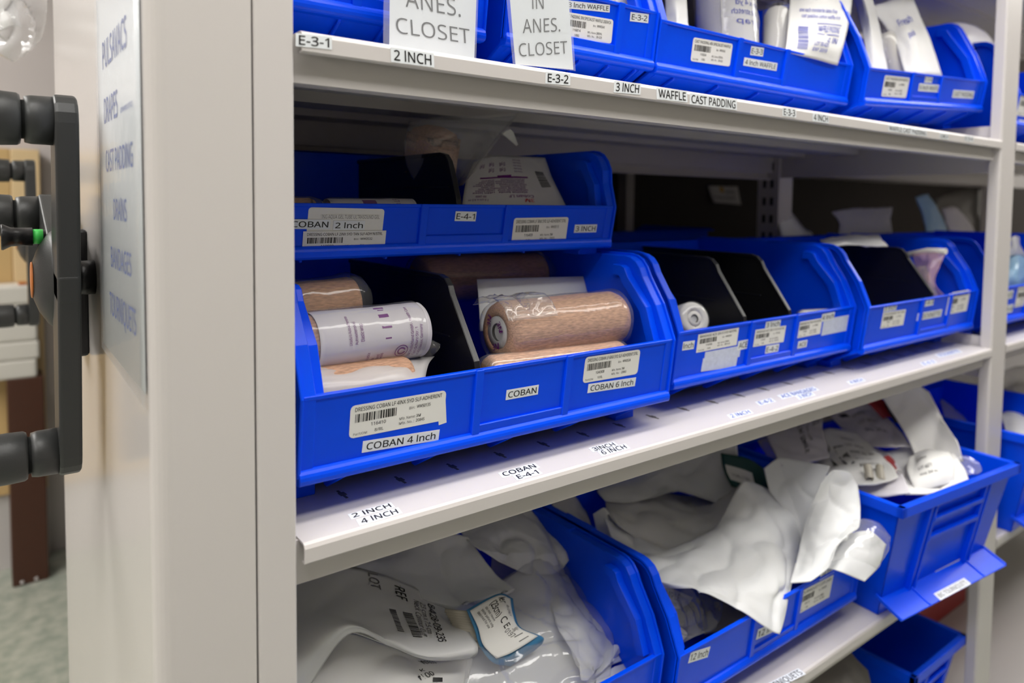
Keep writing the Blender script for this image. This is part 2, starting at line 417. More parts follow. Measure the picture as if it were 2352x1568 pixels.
# ------------------------------------------------------------------ shelving
ZS = [0.495, 0.1205, -0.2530, -0.6235, -0.9950]     # shelf surfaces
def shelf_mb(x0, x1, z, depth=0.47, face_out=True, slots=False):
    mb = MB(); r = 0.004
    prof = [(depth, z), (r, z), (r * 0.3, z - r * 0.3), (0, z - r), (0, z - 0.0145), (0.0012, z - 0.0155), (0.006, z - 0.0155), (0.006, z - 0.0142), (0.0015, z - 0.0142), (0.0015, z - 0.004), (0.004, z - 0.0015), (depth, z - 0.0015)]
    mb.prism([(y, zz) for y, zz in prof], x0 + 0.003, x1 - 0.004, 'steel')
    mb.box(x0 - 0.004, x1 + 0.006, 0.013, 0.016, z - 0.0355, z - 0.0015, 'steel')          # stiffening beam behind the lip
    mb.box(x0 - 0.004, x1 + 0.006, 0.016, 0.030, z - 0.0355, z - 0.0340, 'steel')
    for yy in (0.13, 0.26, 0.38):                                                         # hat channels underneath
        mb.box(x0, x1, yy, yy + 0.05, z - 0.014, z - 0.0015, 'steel')
    mb.box(x0, x1, depth - 0.01, depth, z - 0.045, z + 0.0, 'steel')                       # rear flange
    if slots:
        k = 0; x = x0 + 0.0625
        while x < x1 - 0.05:
            y = 0.0703
            mb.prism_z([(x - 0.0018, y + 0.0085), (x + 0.0004, y + 0.0085), (x + 0.0012, y - 0.0105), (x - 0.0010, y - 0.0105)], z - 0.0004, z + 0.0004, 'slot')
            mb.prism_z([(x - 0.0028, y + 0.0030), (x + 0.0026, y + 0.0030), (x + 0.0030, y - 0.0040), (x - 0.0024, y - 0.0040)], z - 0.0004, z + 0.0005, 'slot')
            x += 0.056
    return mb
def slot_col(mb, xc, y0, y1, x_face, z0, z1):
    z = z0
    while z < z1: mb.box(x_face - 0.0006, x_face + 0.0006, y0, y1, z, z + 0.018, 'hole'); z += 0.040
unit = empty('shelving_unit', (0.82, 0.235, ZF), 'beige steel shelving unit in the middle with four visible shelf levels of blue bins', 'shelving unit')
U = lambda mb, name, **k: rel(mb.build(name, unit, **k))
X0, X1 = 0.184, 1.462
TOPZ = 0.78
# end panel with rounded corner (seen from its side), post strip beside it
mb = MB(); R = 0.012
poly = [(0.1515, 0.0), (0.1515, 0.018), (0.140, 0.018), (0.140, 0.62), (0.0868 + 0.002, 0.64), (0.0868, 0.638)] 
arc = [(0.0868 + R - R * math.cos(a), R - R * math.sin(a)) for a in [math.radians(q) for q in range(0, 91, 15)]]
mb.prism_z([(0.1515, 0.0), (0.1515, 0.60), (0.150, 0.638), (0.0900, 0.640), (0.0868, 0.637)] + arc, ZF + 0.03, TOPZ, 'steel_gloss')
o = U(mb, 'end_panel')
for p in o.data.polygons: p.use_smooth = False
mb = MB(); mb.prism_z([(0.1530, 0.0006), (0.1530, 0.03), (0.178, 0.03), (0.178, 0.018), (0.1812, 0.018), (0.1812, 0.002), (0.1800, 0.0004), (0.1545, -0.0002)], ZF + 0.03, TOPZ, 'steel')
U(mb, 'front_post')
mb = MB(); mb.box(0.156, 0.181, 0.45, 0.495, ZF + 0.03, TOPZ, 'steel'); U(mb, 'rear_post')
# right posts: flange towards the aisle, web behind
mb = MB(); mb.prism_z([(1.4560, 0.0195), (1.4560, 0.003), (1.4585, 0.0), (1.5205, 0.0), (1.5225, 0.003), (1.5225, 0.0195), (1.519, 0.0195), (1.519, 0.004), (1.4595, 0.004), (1.4595, 0.0195)], ZF + 0.03, TOPZ, 'steel')
U(mb, 'front_post', bevel=0.001)
mb = MB(); mb.box(1.462, 1.518, 0.442, 0.496, ZF + 0.03, TOPZ, 'steel')
slot_col(mb, 0, 0.455, 0.463, 1.462, -0.24, 0.45); slot_col(mb, 0, 0.474, 0.482, 1.462, -0.24, 0.45)
U(mb, 'rear_post')
mb = MB(); mb.box(0.10, 1.52, 0.02, 0.50, ZF, ZF + 0.03, 'steel'); mb.box(0.10, 1.52, 0.0, 0.02, ZF + 0.006, ZF + 0.05, 'steel'); U(mb, 'carriage')
SH = []
for i, z in enumerate(ZS):
    o = U(shelf_mb(X0, X1, z, slots=(i in (2, 3))), 'shelf'); SH.append(o)
    mb = MB(); mb.box(1.466, 1.469, 0.0215, 0.44, z - 0.058, z + (0.0265 if i == 1 else 0.0185), 'steel'); U(mb, 'side_beam')
    mb = MB(); mb.box(X0, 1.462, 0.472, 0.476, z - 0.062, z - 0.016, 'steel'); mb.box(X0, 1.462, 0.462, 0.472, z - 0.062, z - 0.058, 'steel'); U(mb, 'back_beam')

# labels stuck to the shelves: on the lip (plane y = 0) or flat on the surface
def shelf_label(shelf, txt, c, lip, blue=False, weight=0.02, pad=0.22):
    """c: pixels of the text's lower-left, lower-right and upper-left corners"""
    f = (lambda p: at(p[0], p[1], -0.0002)) if lip else (lambda p: at_z(p[0], p[1], shelf['zs'] + 0.0002))
    o, a, b = f(c[0]), f(c[1]), f(c[2]); Uv = a - o; Vv = b - o
    n = Uv.cross(Vv).normalized(); n = n if n.dot(CAM - o) > 0 else -n
    ph = pad * Vv.length; e1 = Uv.normalized() * ph * 1.5; e2 = Vv.normalized() * ph
    q = [o - e1 - e2, a + e1 - e2, a + Vv + e1 + e2, o + Vv - e1 + e2]
    mb = MB(); mb.hexa([p - n * 0.0001 for p in q] + [p + n * 0.0001 for p in q], 'label_tape')
    mb.text(txt, o + n * 0.0003, Uv, Vv, 'ink_blue' if blue else 'ink', weight)
    return mb.build('shelf_label', shelf, recalc=False)
for o, z in zip(SH, ZS): o['zs'] = z
s1, s2, s3 = SH[1], SH[2], SH[3]
shelf_label(s1, 'E-3-1', [(686, 102), (756, 109), (686, 81)], True)
shelf_label(s1, '2 INCH', [(905, 138), (991, 149.5), (904, 114.5)], True)
shelf_label(s1, 'E-3-2', [(1257.5, 188), (1305, 192), (1258, 169)], True)
shelf_label(s1, '3 INCH', [(1414, 208.5), (1467, 213.5), (1415, 190)], True)
shelf_label(s1, 'WAFFLE', [(1512.5, 224), (1575, 231), (1512, 205)], True)
shelf_label(s1, 'CAST PADDING', [(1588, 236), (1689, 249), (1588, 218)], True)
shelf_label(s1, 'E-3-3', [(1800, 263.5), (1826, 267), (1800, 249.5)], True)
shelf_label(s1, '4 INCH', [(1869, 275.5), (1901, 280), (1869, 262)], True)
shelf_label(s1, 'WAFFLE CAST PADDING', [(2042, 299), (2127, 311), (2042, 289)], True)
shelf_label(s1, '6 INCH', [(2160, 316), (2177, 318.5), (2160, 307)], True)
shelf_label(s1, 'E-3-4', [(2217, 322), (2234, 324), (2217, 313)], True)
shelf_label(s2, '2 INCH', [(812, 1189), (900, 1164), (806, 1181)], False)
shelf_label(s2, '4 INCH', [(832, 1203), (916, 1178), (826, 1193)], False)
shelf_label(s2, 'COBAN', [(1159, 1094), (1233, 1073), (1151, 1086)], False)
shelf_label(s2, 'E-4-1', [(1192, 1100), (1239, 1087), (1184, 1092)], False)
shelf_label(s2, '3INCH', [(1366, 1036), (1415, 1023), (1358, 1029)], False)
shelf_label(s2, '6 INCH', [(1386, 1044), (1441, 1029), (1378, 1036)], False)
shelf_label(s2, '2 INCH', [(1682, 959.5), (1725, 948), (1675, 953)], False, True)
shelf_label(s2, 'E-4-2', [(1748, 929), (1777, 921.5), (1740, 923)], False, True)
shelf_label(s2, 'ACE BANDAGES', [(1799, 914), (1876, 895), (1790, 908)], False, True)
shelf_label(s2, '3 INCH', [(1838, 915), (1868, 907), (1831, 909)], False, True)
shelf_label(s2, '4 INCH', [(1956, 881), (1984, 874), (1949, 876)], False, True)
shelf_label(s2, 'E-4-3', [(2124, 838), (2148, 832), (2117, 833)], False, True)
shelf_label(s2, 'STOCKINETTE', [(2160, 819), (2206, 808), (2152, 814)], False, True)
shelf_label(s3, 'TOURNIQUETS', [(1757, 1592), (1845, 1547), (1745, 1582)], False)

# rear half of the unit and the neighbours
rear = empty('shelving_unit', (0.82, 0.74, ZF), 'dark mobile shelving unit parked behind the blue bins, carrying the smaller far crank handle', 'shelving unit')
for z in ZS[:4]:
    mb = MB(); mb.box(X0, 4.29, 0.505, 0.96, z - 0.02, z, 'steel'); mb.box(X0, 4.29, 0.505, 0.508, z - 0.045, z - 0.02, 'steel'); rel(mb.build('shelf', rear))
for x in (0.176, 0.93, 1.475):
    mb = MB(); mb.box(x, x + 0.03, 0.93, 0.965, ZF, TOPZ, 'steel'); rel(mb.build('post', rear))
mb = MB(); mb.box(0.15, 4.30, 0.968, 0.975, ZF, TOPZ, 'painted_shade'); rel(mb.build('shade_panel', rear))  # added closing sheet, coloured dark to stand in for shade
mb = MB(); mb.box(X0, 4.30, 0.50, 0.95, TOPZ - 0.01, TOPZ, 'steel'); rel(mb.build('top_panel', rear))

mb = MB(); mb.box(0.154, 0.172, 0.502, 1.45, ZF + 0.02, TOPZ, 'steel_gloss'); rel(mb.build('end_panel', rear, bevel=0.004, seg=2))  # front stretch added to close a gap where light leaked in
mb = MB(); mb.box(0.156, 1.5, 0.66, 0.985, ZF, ZF + 0.02, 'steel'); rel(mb.build('carriage', rear))

nb = empty('shelving_unit', (2.15, 0.235, ZF), 'next bay of beige steel shelving cut off at the right picture edge', 'shelving unit')
for z in ZS:
    rel(shelf_mb(1.524, 2.74, z).build('shelf', nb))
mb = MB(); mb.box(4.30, 4.32, 0.505, 0.975, ZF, TOPZ, 'steel'); rel(mb.build('end_panel', rear))  # unseen, added to keep light out of the rear shelves
for y in (0.0, 0.45):
    mb = MB(); mb.box(2.745, 2.80, y, y + 0.045, ZF, TOPZ, 'steel'); rel(mb.build('post', nb))

# ------------------------------------------------------------------ crank handles
def crank(xa, tips, hub, s, xp, label, grp):
    """star handle turning in a plane x = const: three arms, grips towards -x, domed hub with a lock pin"""
    y0, z0 = hub
    t = empty('crank_handle', (xp, y0, z0), label, 'handle', grp)
    hub_yz = (y0, z0); mid = ((tips[0][0] + tips[1][0]) / 2, z0)
    for i_, (y, z) in enumerate(tips):
        y0, z0 = mid if i_ < 2 else hub_yz
        d = Vector((y - y0, z - z0)); L = d.length; d.normalize(); n = Vector((-d.y, d.x))
        mb = MB(); w0, w1 = 0.020 * s, 0.0165 * s
        a = [Vector((y0, z0)) - d * 0.012 + n * w0, Vector((y0, z0)) - d * 0.012 - n * w0]
        tipc = Vector((y, z)); cap = []
        for k in range(9):
            an = -math.pi / 2 + math.pi * k / 8; cap.append(tipc + (d * math.cos(an) + n * math.sin(an)) * w1)
        poly = [a[1]] + cap + [a[0]]
        poly = [(p.x, p.y) for p in poly]
        mb.prism(poly, xa - 0.0065 * s, xa + 0.0065 * s, 'handle_plastic')
        arm = rel(mb.build('arm', t, 0.0022 * s, 3))
        mb = MB(); mb.lathe((xa - 0.0055 * s, y, z), (xa - 0.1 * s, y, z), [(0, 0.0150 * s), (0.012 * s, 0.0148 * s), (0.0155 * s, 0.0140 * s), (0.0156 * s, 0.0118 * s), (0.0178 * s, 0.0118 * s)], 'handle_plastic', 36)
        rel(mb.build('collar', t))
        mb = MB(); mb.lathe((xa - 0.0228 * s, y, z), (xa - 0.2 * s, y, z), [(0, 0.0125 * s), (0.0004 * s, 0.0148 * s), (0.002 * s, 0.0158 * s), (0.01 * s, 0.0162 * s), (0.05 * s, 0.0158 * s), (0.068 * s, 0.0145 * s), (0.074 * s, 0.010 * s), (0.076 * s, 0.002 * s)], 'handle_plastic', 40)
        rel(mb.build('grip', t))
    y0, z0 = hub_yz
    mb = MB(); mb.lathe((xa + 0.006 * s, y0, z0), (xa - 1, y0, z0), [(0, 0.033 * s), (0.011 * s, 0.033 * s), (0.0135 * s, 0.031 * s), (0.019 * s, 0.022 * s), (0.0225 * s, 0.012 * s), (0.0235 * s, 0.002 * s)], 'handle_plastic', 48)
    rel(mb.build('hub', t))
    mb = MB(); mb.lathe((xa - 0.0165 * s, y0, z0), (xa - 1, y0, z0), [(0, 0.0125 * s), (0.0008 * s, 0.012 * s), (0.0012 * s, 0.002 * s)], 'orange_plastic', 24); rel(mb.build('hub_badge', t))
    mb = MB(); mb.lathe((xp - 0.0002, y0, z0), (xp - 1, y0, z0), [(0, 0.012 * s), (xp - xa - 0.006 * s, 0.012 * s)], 'black_plastic', 32); rel(mb.build('shaft', t))
    mb = MB(); mb.box(xp - 0.019, xp - 0.0002, y0 + 0.050, y0 + 0.098, z0 - 0.084, z0 + 0.043, 'black_plastic'); rel(mb.build('bearing_box', t, 0.003, 2))
    zp, yp = z0 + 0.029 * s, y0 + 0.006 * s
    mb = MB(); mb.lathe((xa - 0.008 * s, yp, zp), (xa - 1, yp, zp), [(0, 0.0048 * s), (0.0095 * s, 0.0048 * s)], 'black_plastic', 20); pin = rel(mb.build('lock_pin', t))
    mb.__init__(); mb.lathe((xa - 0.0095 * s, yp, zp), (xa - 1, yp, zp), [(0, 0.0051 * s), (0.006 * s, 0.0051 * s)], 'green_plastic', 20); tag(mb.build('pin_ring', pin), 'bright green ring')
    mb = MB(); mb.lathe((xa - 0.0155 * s, yp, zp), (xa - 1, yp, zp), [(0, 0.0062 * s), (0.009 * s, 0.0062 * s), (0.012 * s, 0.0064 * s), (0.0165 * s, 0.0088 * s), (0.0175 * s, 0.0085 * s)], 'black_plastic', 20); mb.build('pin_knob', pin)
    return t
crank(0.0600, [(0.2047, 0.0632), (0.2347, -0.2226), (0.4050, -0.0185)], (0.2700, -0.0740), 1.33, 0.0868,
      'large dark grey three-arm crank handle in front, at the left picture edge', 'crank handles')
crank(0.0820, [(1.150, 0.0500), (1.135, -0.2230), (1.34, -0.055)], (1.190, -0.0850), 1.33, 0.1530,
      'smaller blurred three-arm crank handle seen behind the large one', 'crank handles')

# ------------------------------------------------------------------ storage bins
class Bin:
    """open hopper-front stacking bin, local x along its width, y from its nose backwards, z up from its base"""
    def __init__(s, x0, x1, yn, z0, label, H=0.191, zn=0.101, zl=0.0365, D=0.29, yr=0.055, ribs=(0.39, 0.645), dividers=(), rot=(0, 0, 0), group='blue stacking bins'):
        s.W = x1 - x0; s.H, s.zn, s.zl, s.D, s.yr = H, zn, zl, D, yr
        s.root = empty('storage_bin', (x0, yn, z0), label, 'storage bin', group, rot)
        s.M = Matrix.Translation((x0, yn, z0)) @ Matrix.Rotation(rot[2], 4, 'Z') @ Matrix.Rotation(rot[1], 4, 'Y')
        W = s.W; k = H / 0.191; yb = yr + 0.003
        hz = H - zn
        path = [(D, H), (yr + 0.010, H), (yr + 0.002, H - 0.0012), (yr - 0.006, H - 0.005), (yr - 0.0125, H - 0.012), (yr - 0.0175, H - 0.022), (yr * 0.30, zn + hz * 0.42), (yr * 0.12, zn + hz * 0.17), (0.0, zn), (0.0085, zl)]
        mb = MB(); B = 'blue_plastic'; fl = 0.0135
        for a, b, c in ((0.0, fl, fl - 0.0025), (W - fl, W, W - fl)):
            mb.strip(path, a, b, -0.0012, 0.0014, B)
            mb.prism(path + [(0.014, zl - 0.007), (yb, 0.010), (yb + 0.002, 0.0085), (D, 0.0085)], c, c + 0.0025, B)
        for a, b in ((0.0, 0.0028), (W - 0.0028, W)):
            mb.strip(path, a, b, -0.0038, 0.0038, B)
        # inner bead along the slanted opening edge
        for a, b in ((fl, fl + 0.010), (W - fl - 0.010, W - fl)):
            mb.strip([(yr + 0.020, H - 0.006), (yr + 0.006, H - 0.0065), (yr - 0.001, H - 0.010), (yr - 0.0065, H - 0.020), (yr * 0.34, zn + hz * 0.42), (0.005, zn)], a, b, 0.003, 0.0155, B)
        # stacking stop on the rim
        for a in (0.0, W - fl): mb.box(a, a + fl, D * 0.52, D * 0.72, H, H + 0.003, B)
        # front wall, ledge, underside with gussets
        mb.prism([(0.0, zn), (0.0085, zl), (0.0115, zl), (0.003, zn)], 0.0028, W - 0.0028, B)
        mb.prism([(-0.0016, zn + 0.0012), (0.0042, zn + 0.0012), (0.0042, zn - 0.0025), (-0.0012, zn - 0.0025)], 0.003, W - 0.003, B)
        mb.prism([(0.0076, zl + 0.0065), (0.0050, zl + 0.0050), (0.0034, zl + 0.0030), (0.0024, zl + 0.0008), (0.0022, zl - 0.0018), (0.0028, zl - 0.0044), (0.0042, zl - 0.0060), (0.0065, zl - 0.0068), (0.0135, zl - 0.007), (0.0135, zl + 0.004)], 0.001, W - 0.001, B)
        mb.prism([(0.0115, zl - 0.0045), (yb, 0.0085), (yb + 0.003, 0.0105), (0.0135, zl)], 0.0028, W - 0.0028, B)
        n = 5
        for i in range(n):
            x = W * (i + 0.5) / n
            mb.prism([(0.012, zl - 0.006), (yb - 0.001, 0.0095), (yb - 0.003, 0.0065), (yb - 0.008, 0.0065), (0.0128, zl - 0.0095)], x - 0.0015, x + 0.0015, B)
        s.ribx = [W * r for r in ribs]
        nr = lambda z, d: (0.0085 * (zn - z) / (zn - zl)) - d
        for x in s.ribx:
            mb.prism([(nr(zn, 0.0036), zn + 0.0012), (nr(zl, 0.0036), zl + 0.001), (nr(zl, -0.001), zl + 0.001), (nr(zn, -0.001), zn + 0.0012)], x - 0.0042, x + 0.0042, B)
        if len(s.ribx) == 2:                   # frame of the middle card slot
            a, b = s.ribx
            zz = zl + 0.013
            mb.prism([(nr(zz, 0.0026), zz), (nr(zl, 0.0026), zl + 0.003), (nr(zl, -0.001), zl + 0.003), (nr(zz, -0.001), zz)], a, b, B)
        # floor, back, feet
        mb.box(0.010, W - 0.010, yb, D, 0.0085, 0.0110, B)
        mb.box(fl - 0.0025, W - fl + 0.0025, D - 0.003, D, 0.0085, H, B)
        mb.box(0.0, W, D - 0.003, D + 0.010, H - 0.0028, H, B)
        for fx in (0.004, W - 0.034):
            for fy in (yb - 0.003, D - 0.04): mb.box(fx, fx + 0.030, fy, fy + 0.030, 0.0, 0.010, B)
        s.body = mb.build('body', s.root, 0.0007, 1)
        for d in dividers: s.divider(d)
        # front plane for labels
        a = s.M @ Vector((0, 0, zn)); b = s.M @ Vector((W, 0, zn)); c = s.M @ Vector((0, 0.0085, zl))
        s.fp, s.fn = a, (b - a).cross(c - a).normalized()
        if s.fn.dot(CAM - a) < 0: s.fn = -s.fn
    def divider(s, x, front=None):
        H, zn, D, yr, zl = s.H, s.zn, s.D, s.yr, s.zl; K = 'black_plastic'
        t = H - 0.010; hz = t - zn
        top = [(D - 0.004, t), (yr + 0.018, t), (yr + 0.008, t - 0.0025), (yr + 0.001, t - 0.009), (yr - 0.0035, t - 0.018), (0.010, zn + 0.006), (0.0075, zn - 0.006), (0.0135, zl + 0.004)]
        mb = MB()
        mb.prism(top + [(s.yr, 0.0125), (D - 0.004, 0.0125)], x - 0.0011, x + 0.0011, K)
        mb.strip(top, x - 0.0032, x + 0.0032, -0.001, 0.0034, K)
        for z in (t * 0.40, t * 0.68): mb.box(x - 0.0021, x + 0.0021, s.yr, D - 0.01, z - 0.001, z + 0.001, K)
        tag(mb.build('divider', s.root, 0.0007, 1), 'black removable divider')
    def hit(s, px, py): return at_plane(px, py, s.fp, s.fn)
    def lab(s, p, h, draw, paper='label_paper', lift=0.0003, plane=None, round_=0.0):
        """p = (left x, y, right x, y) pixels of the label's middle line, h its height in metres, draw(mb, o, U, V) puts the print on"""
        fp, fn = plane or (s.fp, s.fn)
        a = at_plane(p[0], p[1], fp, fn); b = at_plane(p[2], p[3], fp, fn)
        if h > 1:                              # height given in picture pixels at the label's centre
            mx, my = (p[0] + p[2]) / 2, (p[1] + p[3]) / 2
            h = (at_plane(mx, my - h / 2, fp, fn) - at_plane(mx, my + h / 2, fp, fn)).length
        Uv = b - a; Vv = fn.cross(Uv).normalized() * h
        if Vv.z < 0: Vv = -Vv
        o = a - Vv * 0.5
        mb = MB(); n = fn
        r = round_; L = Uv.length; e = Uv.normalized(); q = Vv.normalized()
        if r:
            pts = []
            for cx_, cy_, a0 in ((L - r, r, -90), (L - r, h - r, 0), (r, h - r, 90), (r, r, 180)):
                for k in range(4):
                    an = math.radians(a0 + 30 * k); pts.append((cx_ + r * math.cos(an), cy_ + r * math.sin(an)))
        else: pts = [(0, 0), (L, 0), (L, h), (0, h)]
        f0 = [mb.bm.verts.new(o + e * x + q * y + n * (lift - 0.0001)) for x, y in pts]
        f1 = [mb.bm.verts.new(o + e * x + q * y + n * (lift + 0.00012)) for x, y in pts]
        mb.face(f1, paper); mb.face(f0[::-1], paper)
        for i in range(len(pts)): mb.face([f0[i], f0[(i + 1) % len(pts)], f1[(i + 1) % len(pts)], f1[i]], paper)
        if draw: draw(mb, o + n * (lift + 0.00022), Uv, Vv)
        l = mb.build('label', s.root, recalc=False)
        l.matrix_parent_inverse = s.M.inverted()
        return l
def big(txt, mu=0.05, m0=0.2, m1=0.78, w=0.012, mat='ink'):
    def d(mb, o, Uv, Vv): mb.text(txt, o + Uv * mu + Vv * m0, Uv * (1 - 2 * mu), Vv * (m1 - m0), mat, w)
    return d
def barcode(title, num, uom, bn, name, no, seed=1, bars=(0.05, 0.46, 0.46, 0.72), soft='ink_soft'):
    def d(mb, o, Uv, Vv):
        T = lambda s, u0, u1, v0, v1, m='ink', w=0.008: mb.text(s, o + Uv * u0 + Vv * v0, Uv * (u1 - u0), Vv * (v1 - v0), m, w)
        T(title, 0.045, 0.955, 0.80, 0.92, 'ink', 0.02)
        rnd = random.Random(seed); u, u1 = bars[0], bars[1]
        while u < u1:
            w = rnd.choice((0.004, 0.006, 0.010, 0.016)); w = min(w, u1 - u + 0.004)
            p = [o + Uv * a + Vv * b for a, b in ((u, bars[2]), (u + w, bars[2]), (u + w, bars[3]), (u, bars[3]))]
            mb.quad(p, 'ink'); u += w + rnd.choice((0.004, 0.006, 0.010))
        T(num, 0.21, 0.36, 0.29, 0.39, 'ink', 0.02); T('Par/UOM:', 0.04, 0.18, 0.07, 0.14, soft); T(uom, 0.25, 0.34, 0.09, 0.18)
        T('Bin:', 0.60, 0.66, 0.58, 0.66, soft); T(bn, 0.68, 0.83, 0.58, 0.68, 'ink', 0.02)
        T('Mfg. Name:', 0.50, 0.67, 0.29, 0.37, soft); T(name, 0.68, 0.73 + 0.012 * (len(name) - 2), 0.29, 0.38, 'ink', 0.015)
        T('Mfg. No. :', 0.50, 0.66, 0.14, 0.22, soft); T(no, 0.68, 0.68 + 0.019 * len(no), 0.14, 0.23)
    return d
def glue(mb, o, Uv, Vv): pass

zt, zm, zb = ZS[1], ZS[2], ZS[3]
# middle shelf
b1 = Bin(0.1935, 0.6245, 0.028, zm, 'blue bin on the shelf with 4 Inch and 6 Inch labels, below the stacked bin', dividers=(0.1705,), ribs=(0.3855, 0.636))
b1.lab((803, 970, 1022, 930), 71, barcode('DRESSING COBAN LF 4INX 5YD SLF-ADHERENT', '116410', '8/RL', 'WW50135', '3M', '2084S', 3), round_=0.004)
b1.lab((1006, 944, 1024, 938), 65, None, lift=0.0001)
b1.lab((832, 1026, 1008, 998), 25, big('COBAN 4 Inch'), 'label_tape')
b1.lab((1162, 907, 1236, 894), 22, big('COBAN', 0.06), 'label_tape')
b1.lab((1341, 850, 1467, 830), 56, barcode('DRESSING COBAN LF 6INX 5YD SLF-ADHERENT STRL', '104308', '10/RL', 'WW0534', '3M', '2086S', 4), round_=0.004)
b1.lab((1350, 892, 1459, 876), 19.5, big('COBAN 6 Inch'), 'label_tape')
b2 = Bin(0.657, 1.0665, 0.0515, zm, 'blue bin with white roll inside, second from the left on the middle shelf', dividers=(0.146, 0.250), ribs=(0.365, 0.620), zl=0.0385)
b2.lab((1556, 796.5, 1594, 791), 19, big('2 Inch'), 'label_tape')
b2.lab((1601, 789, 1694, 772), 39, barcode('BANDAGE ACE 2IN X 5YD N/STRL', '119796', '10/RL', 'WW0501', 'DEROYAL', '9810-20', 6))
b2.lab((1612, 838, 1692, 828), 28, None, 'old_glue'); b2.lab((1618, 822, 1700, 806), 25, None, 'old_glue', 0.0001)
b2.lab((1694, 794, 1718, 789), 20, big('ACE', 0.1), 'label_tape')
b2.lab((1732, 777, 1802, 766), 36, barcode('BANDAGE ACE 3IN X 5YD N/STRL', '119797', '10/RL', 'WW0502', 'DEROYAL', '9810-30', 7))
b2.lab((1758, 747, 1792, 742), 16, big('3 Inch'), 'label_tape'); b2.lab((1758, 803, 1788, 798), 17, big('E-4-2'), 'label_tape')
b2.lab((1833, 758, 1886, 748), 34, barcode('BANDAGE ACE 4IN X 5YD N/STRL', '119798', '10/RL', 'WW0503', 'DEROYAL', '9810-40', 8))
b2.lab((1887, 730, 1916, 724), 16, big('4 Inch'), 'label_tape'); b2.lab((1832, 792, 1853, 788), 15, big('ACE', 0.1), 'label_tape')
b2.lab((1889, 752, 1947, 741), 34, None, 'old_glue', 0.0001)
b3 = Bin(1.063, 1.4635, 0.031, zm, 'blue bin with pink pouch inside, next to the right post on the middle shelf', dividers=(0.242,), ribs=(0.455, 0.725))
b3.lab((2025, 736, 2077, 728), 33, barcode('STOCKINETTE 3IN', '120411', '4/RL', 'WW0510', 'DEROYAL', '30-301', 9))
b3.lab((2030, 709, 2059, 704), 13, big('3 Inch'), 'label_tape')
b3.lab((2122, 696, 2144, 692), 15, big('E-4-3'), 'label_tape'); b3.lab((2106, 728, 2162, 718), 15, big('STOCKINETTE'), 'label_tape')
b3.lab((2175, 699, 2224, 690), 42, barcode('STOCKINETTE 4IN', '120412', '4/RL', 'WW0511', 'DEROYAL', '30-302', 10))
b3.lab((2186, 679, 2223, 672), 13, big('4 Inch'), 'label_tape')
up = Bin(0.191, 0.6185, 0.119, zm + 0.191, 'shallow blue bin stacked on top of another bin at the left', H=0.124, zn=0.0585, zl=0.0150, D=0.255, yr=0.026, dividers=(0.210,), ribs=(0.383, 0.624))
up.lab((706, 510, 880, 512), 66, None, 'label_paper', 0.0001, round_=0.003)
up.lab((694, 557, 884, 553), 50, barcode('DRESSING COBAN LF 2INX 5YD TAN SLF-ADH N/STRL', '119980', '6/RL', 'WW0532', '3M', '2082', 12), lift=0.0008)
up.lab((664, 514, 758, 515), 22, big('COBAN', 0.05), 'label_tape', 0.0006)
up.lab((765, 517, 837, 517), 21, big('2 Inch', 0.06), 'label_tape', 0.0006)
up.lab((736, 497, 874, 498), 9, big('ING AQUA GEL TUBE ULTRASOUND GEL', 0.02, 0.05, 0.95, 0.0, 'ink_soft'), lift=0.0005)
up.lab((1045, 496, 1093, 497), 22, big('E-4-1', 0.06), 'label_tape')
up.lab((1177, 531, 1302, 527), 58, barcode('DRESSING COBAN LF 3INX 5YD SLF-ADHERENT STRL', '116409', '8/RL', 'WW50115', '3M', '2083S', 13), round_=0.003)
up.lab((1319, 525, 1370, 524), 18, big('3 INCH', 0.06), 'label_tape')
# top shelf
tA = Bin(0.1835, 0.3865, 0.0555, zt, 'narrow blue bin at the left end of the top shelf behind the bigger hanging sign', ribs=(0.36, 0.64), group='narrow blue bins')
tB = Bin(0.4045, 0.6125, 0.0510, zt, 'narrow blue bin partly hidden by the smaller hanging sign', ribs=(0.34, 0.72), zn=0.0915, zl=0.036, group='narrow blue bins')
tB.lab((1302, 10, 1400, 20), 18, big('3 Inch WAFFLE', 0.03), 'label_tape')
tB.lab((1290, 55, 1406, 73), 57, barcode('CAST PADDING 3IN SPECIALIST WAFFLE 20EA/CA', '116814', '1/BG', 'WW0541', 'DEROYAL', '30-320', 14), round_=0.003)
tB.lab((1276, 96, 1404, 114), 20, big('CAST PADDING', 0.03), 'label_tape')
tB.lab((1447, 38, 1489, 43), 21, big('E-3-2', 0.08), 'label_tape')
tC = Bin(0.6135, 1.0285, 0.0500, zt, 'wide blue bin on the top shelf holding large white rolls and a printed pouch', zn=0.0845, zl=0.034, ribs=(0.357, 0.604))
tC.lab((1589, 113, 1679, 127), 53, barcode('CAST PADDING 4IN SPECIALIST WAFFLE', '110034', '1/BG', 'WW0542', 'DEROYAL', '30-420', 15), round_=0.003)
tC.lab((1724, 116, 1753, 120), 20, big('E-3-3', 0.06), 'label_tape'); tC.lab((1708, 141, 1784, 154), 18, big('4 Inch WAFFLE', 0.04), 'label_tape')
tD = Bin(1.0415, 1.4645, 0.0310, zt, 'tilted blue bin at the right end of the top shelf with white pouches', zn=0.0800, zl=0.033, ribs=(0.34, 0.58), rot=(0, -math.radians(3.5), 0))
tD.lab((2028, 197, 2085, 202), 45, barcode('CAST PADDING 6IN WAFFLE', '110036', '1/BG', 'WW0543', 'DEROYAL', '30-620', 16), round_=0.003)
tD.lab((2124, 182, 2141, 183), 14, big('E-3-4', 0.06), 'label_tape'); tD.lab((2110, 200, 2161, 204), 16, big('6 Inch WAFFLE', 0.04), 'label_tape')
tD.lab((2188, 215, 2236, 218), 16, big('CAST PADDING', 0.04), 'label_tape')
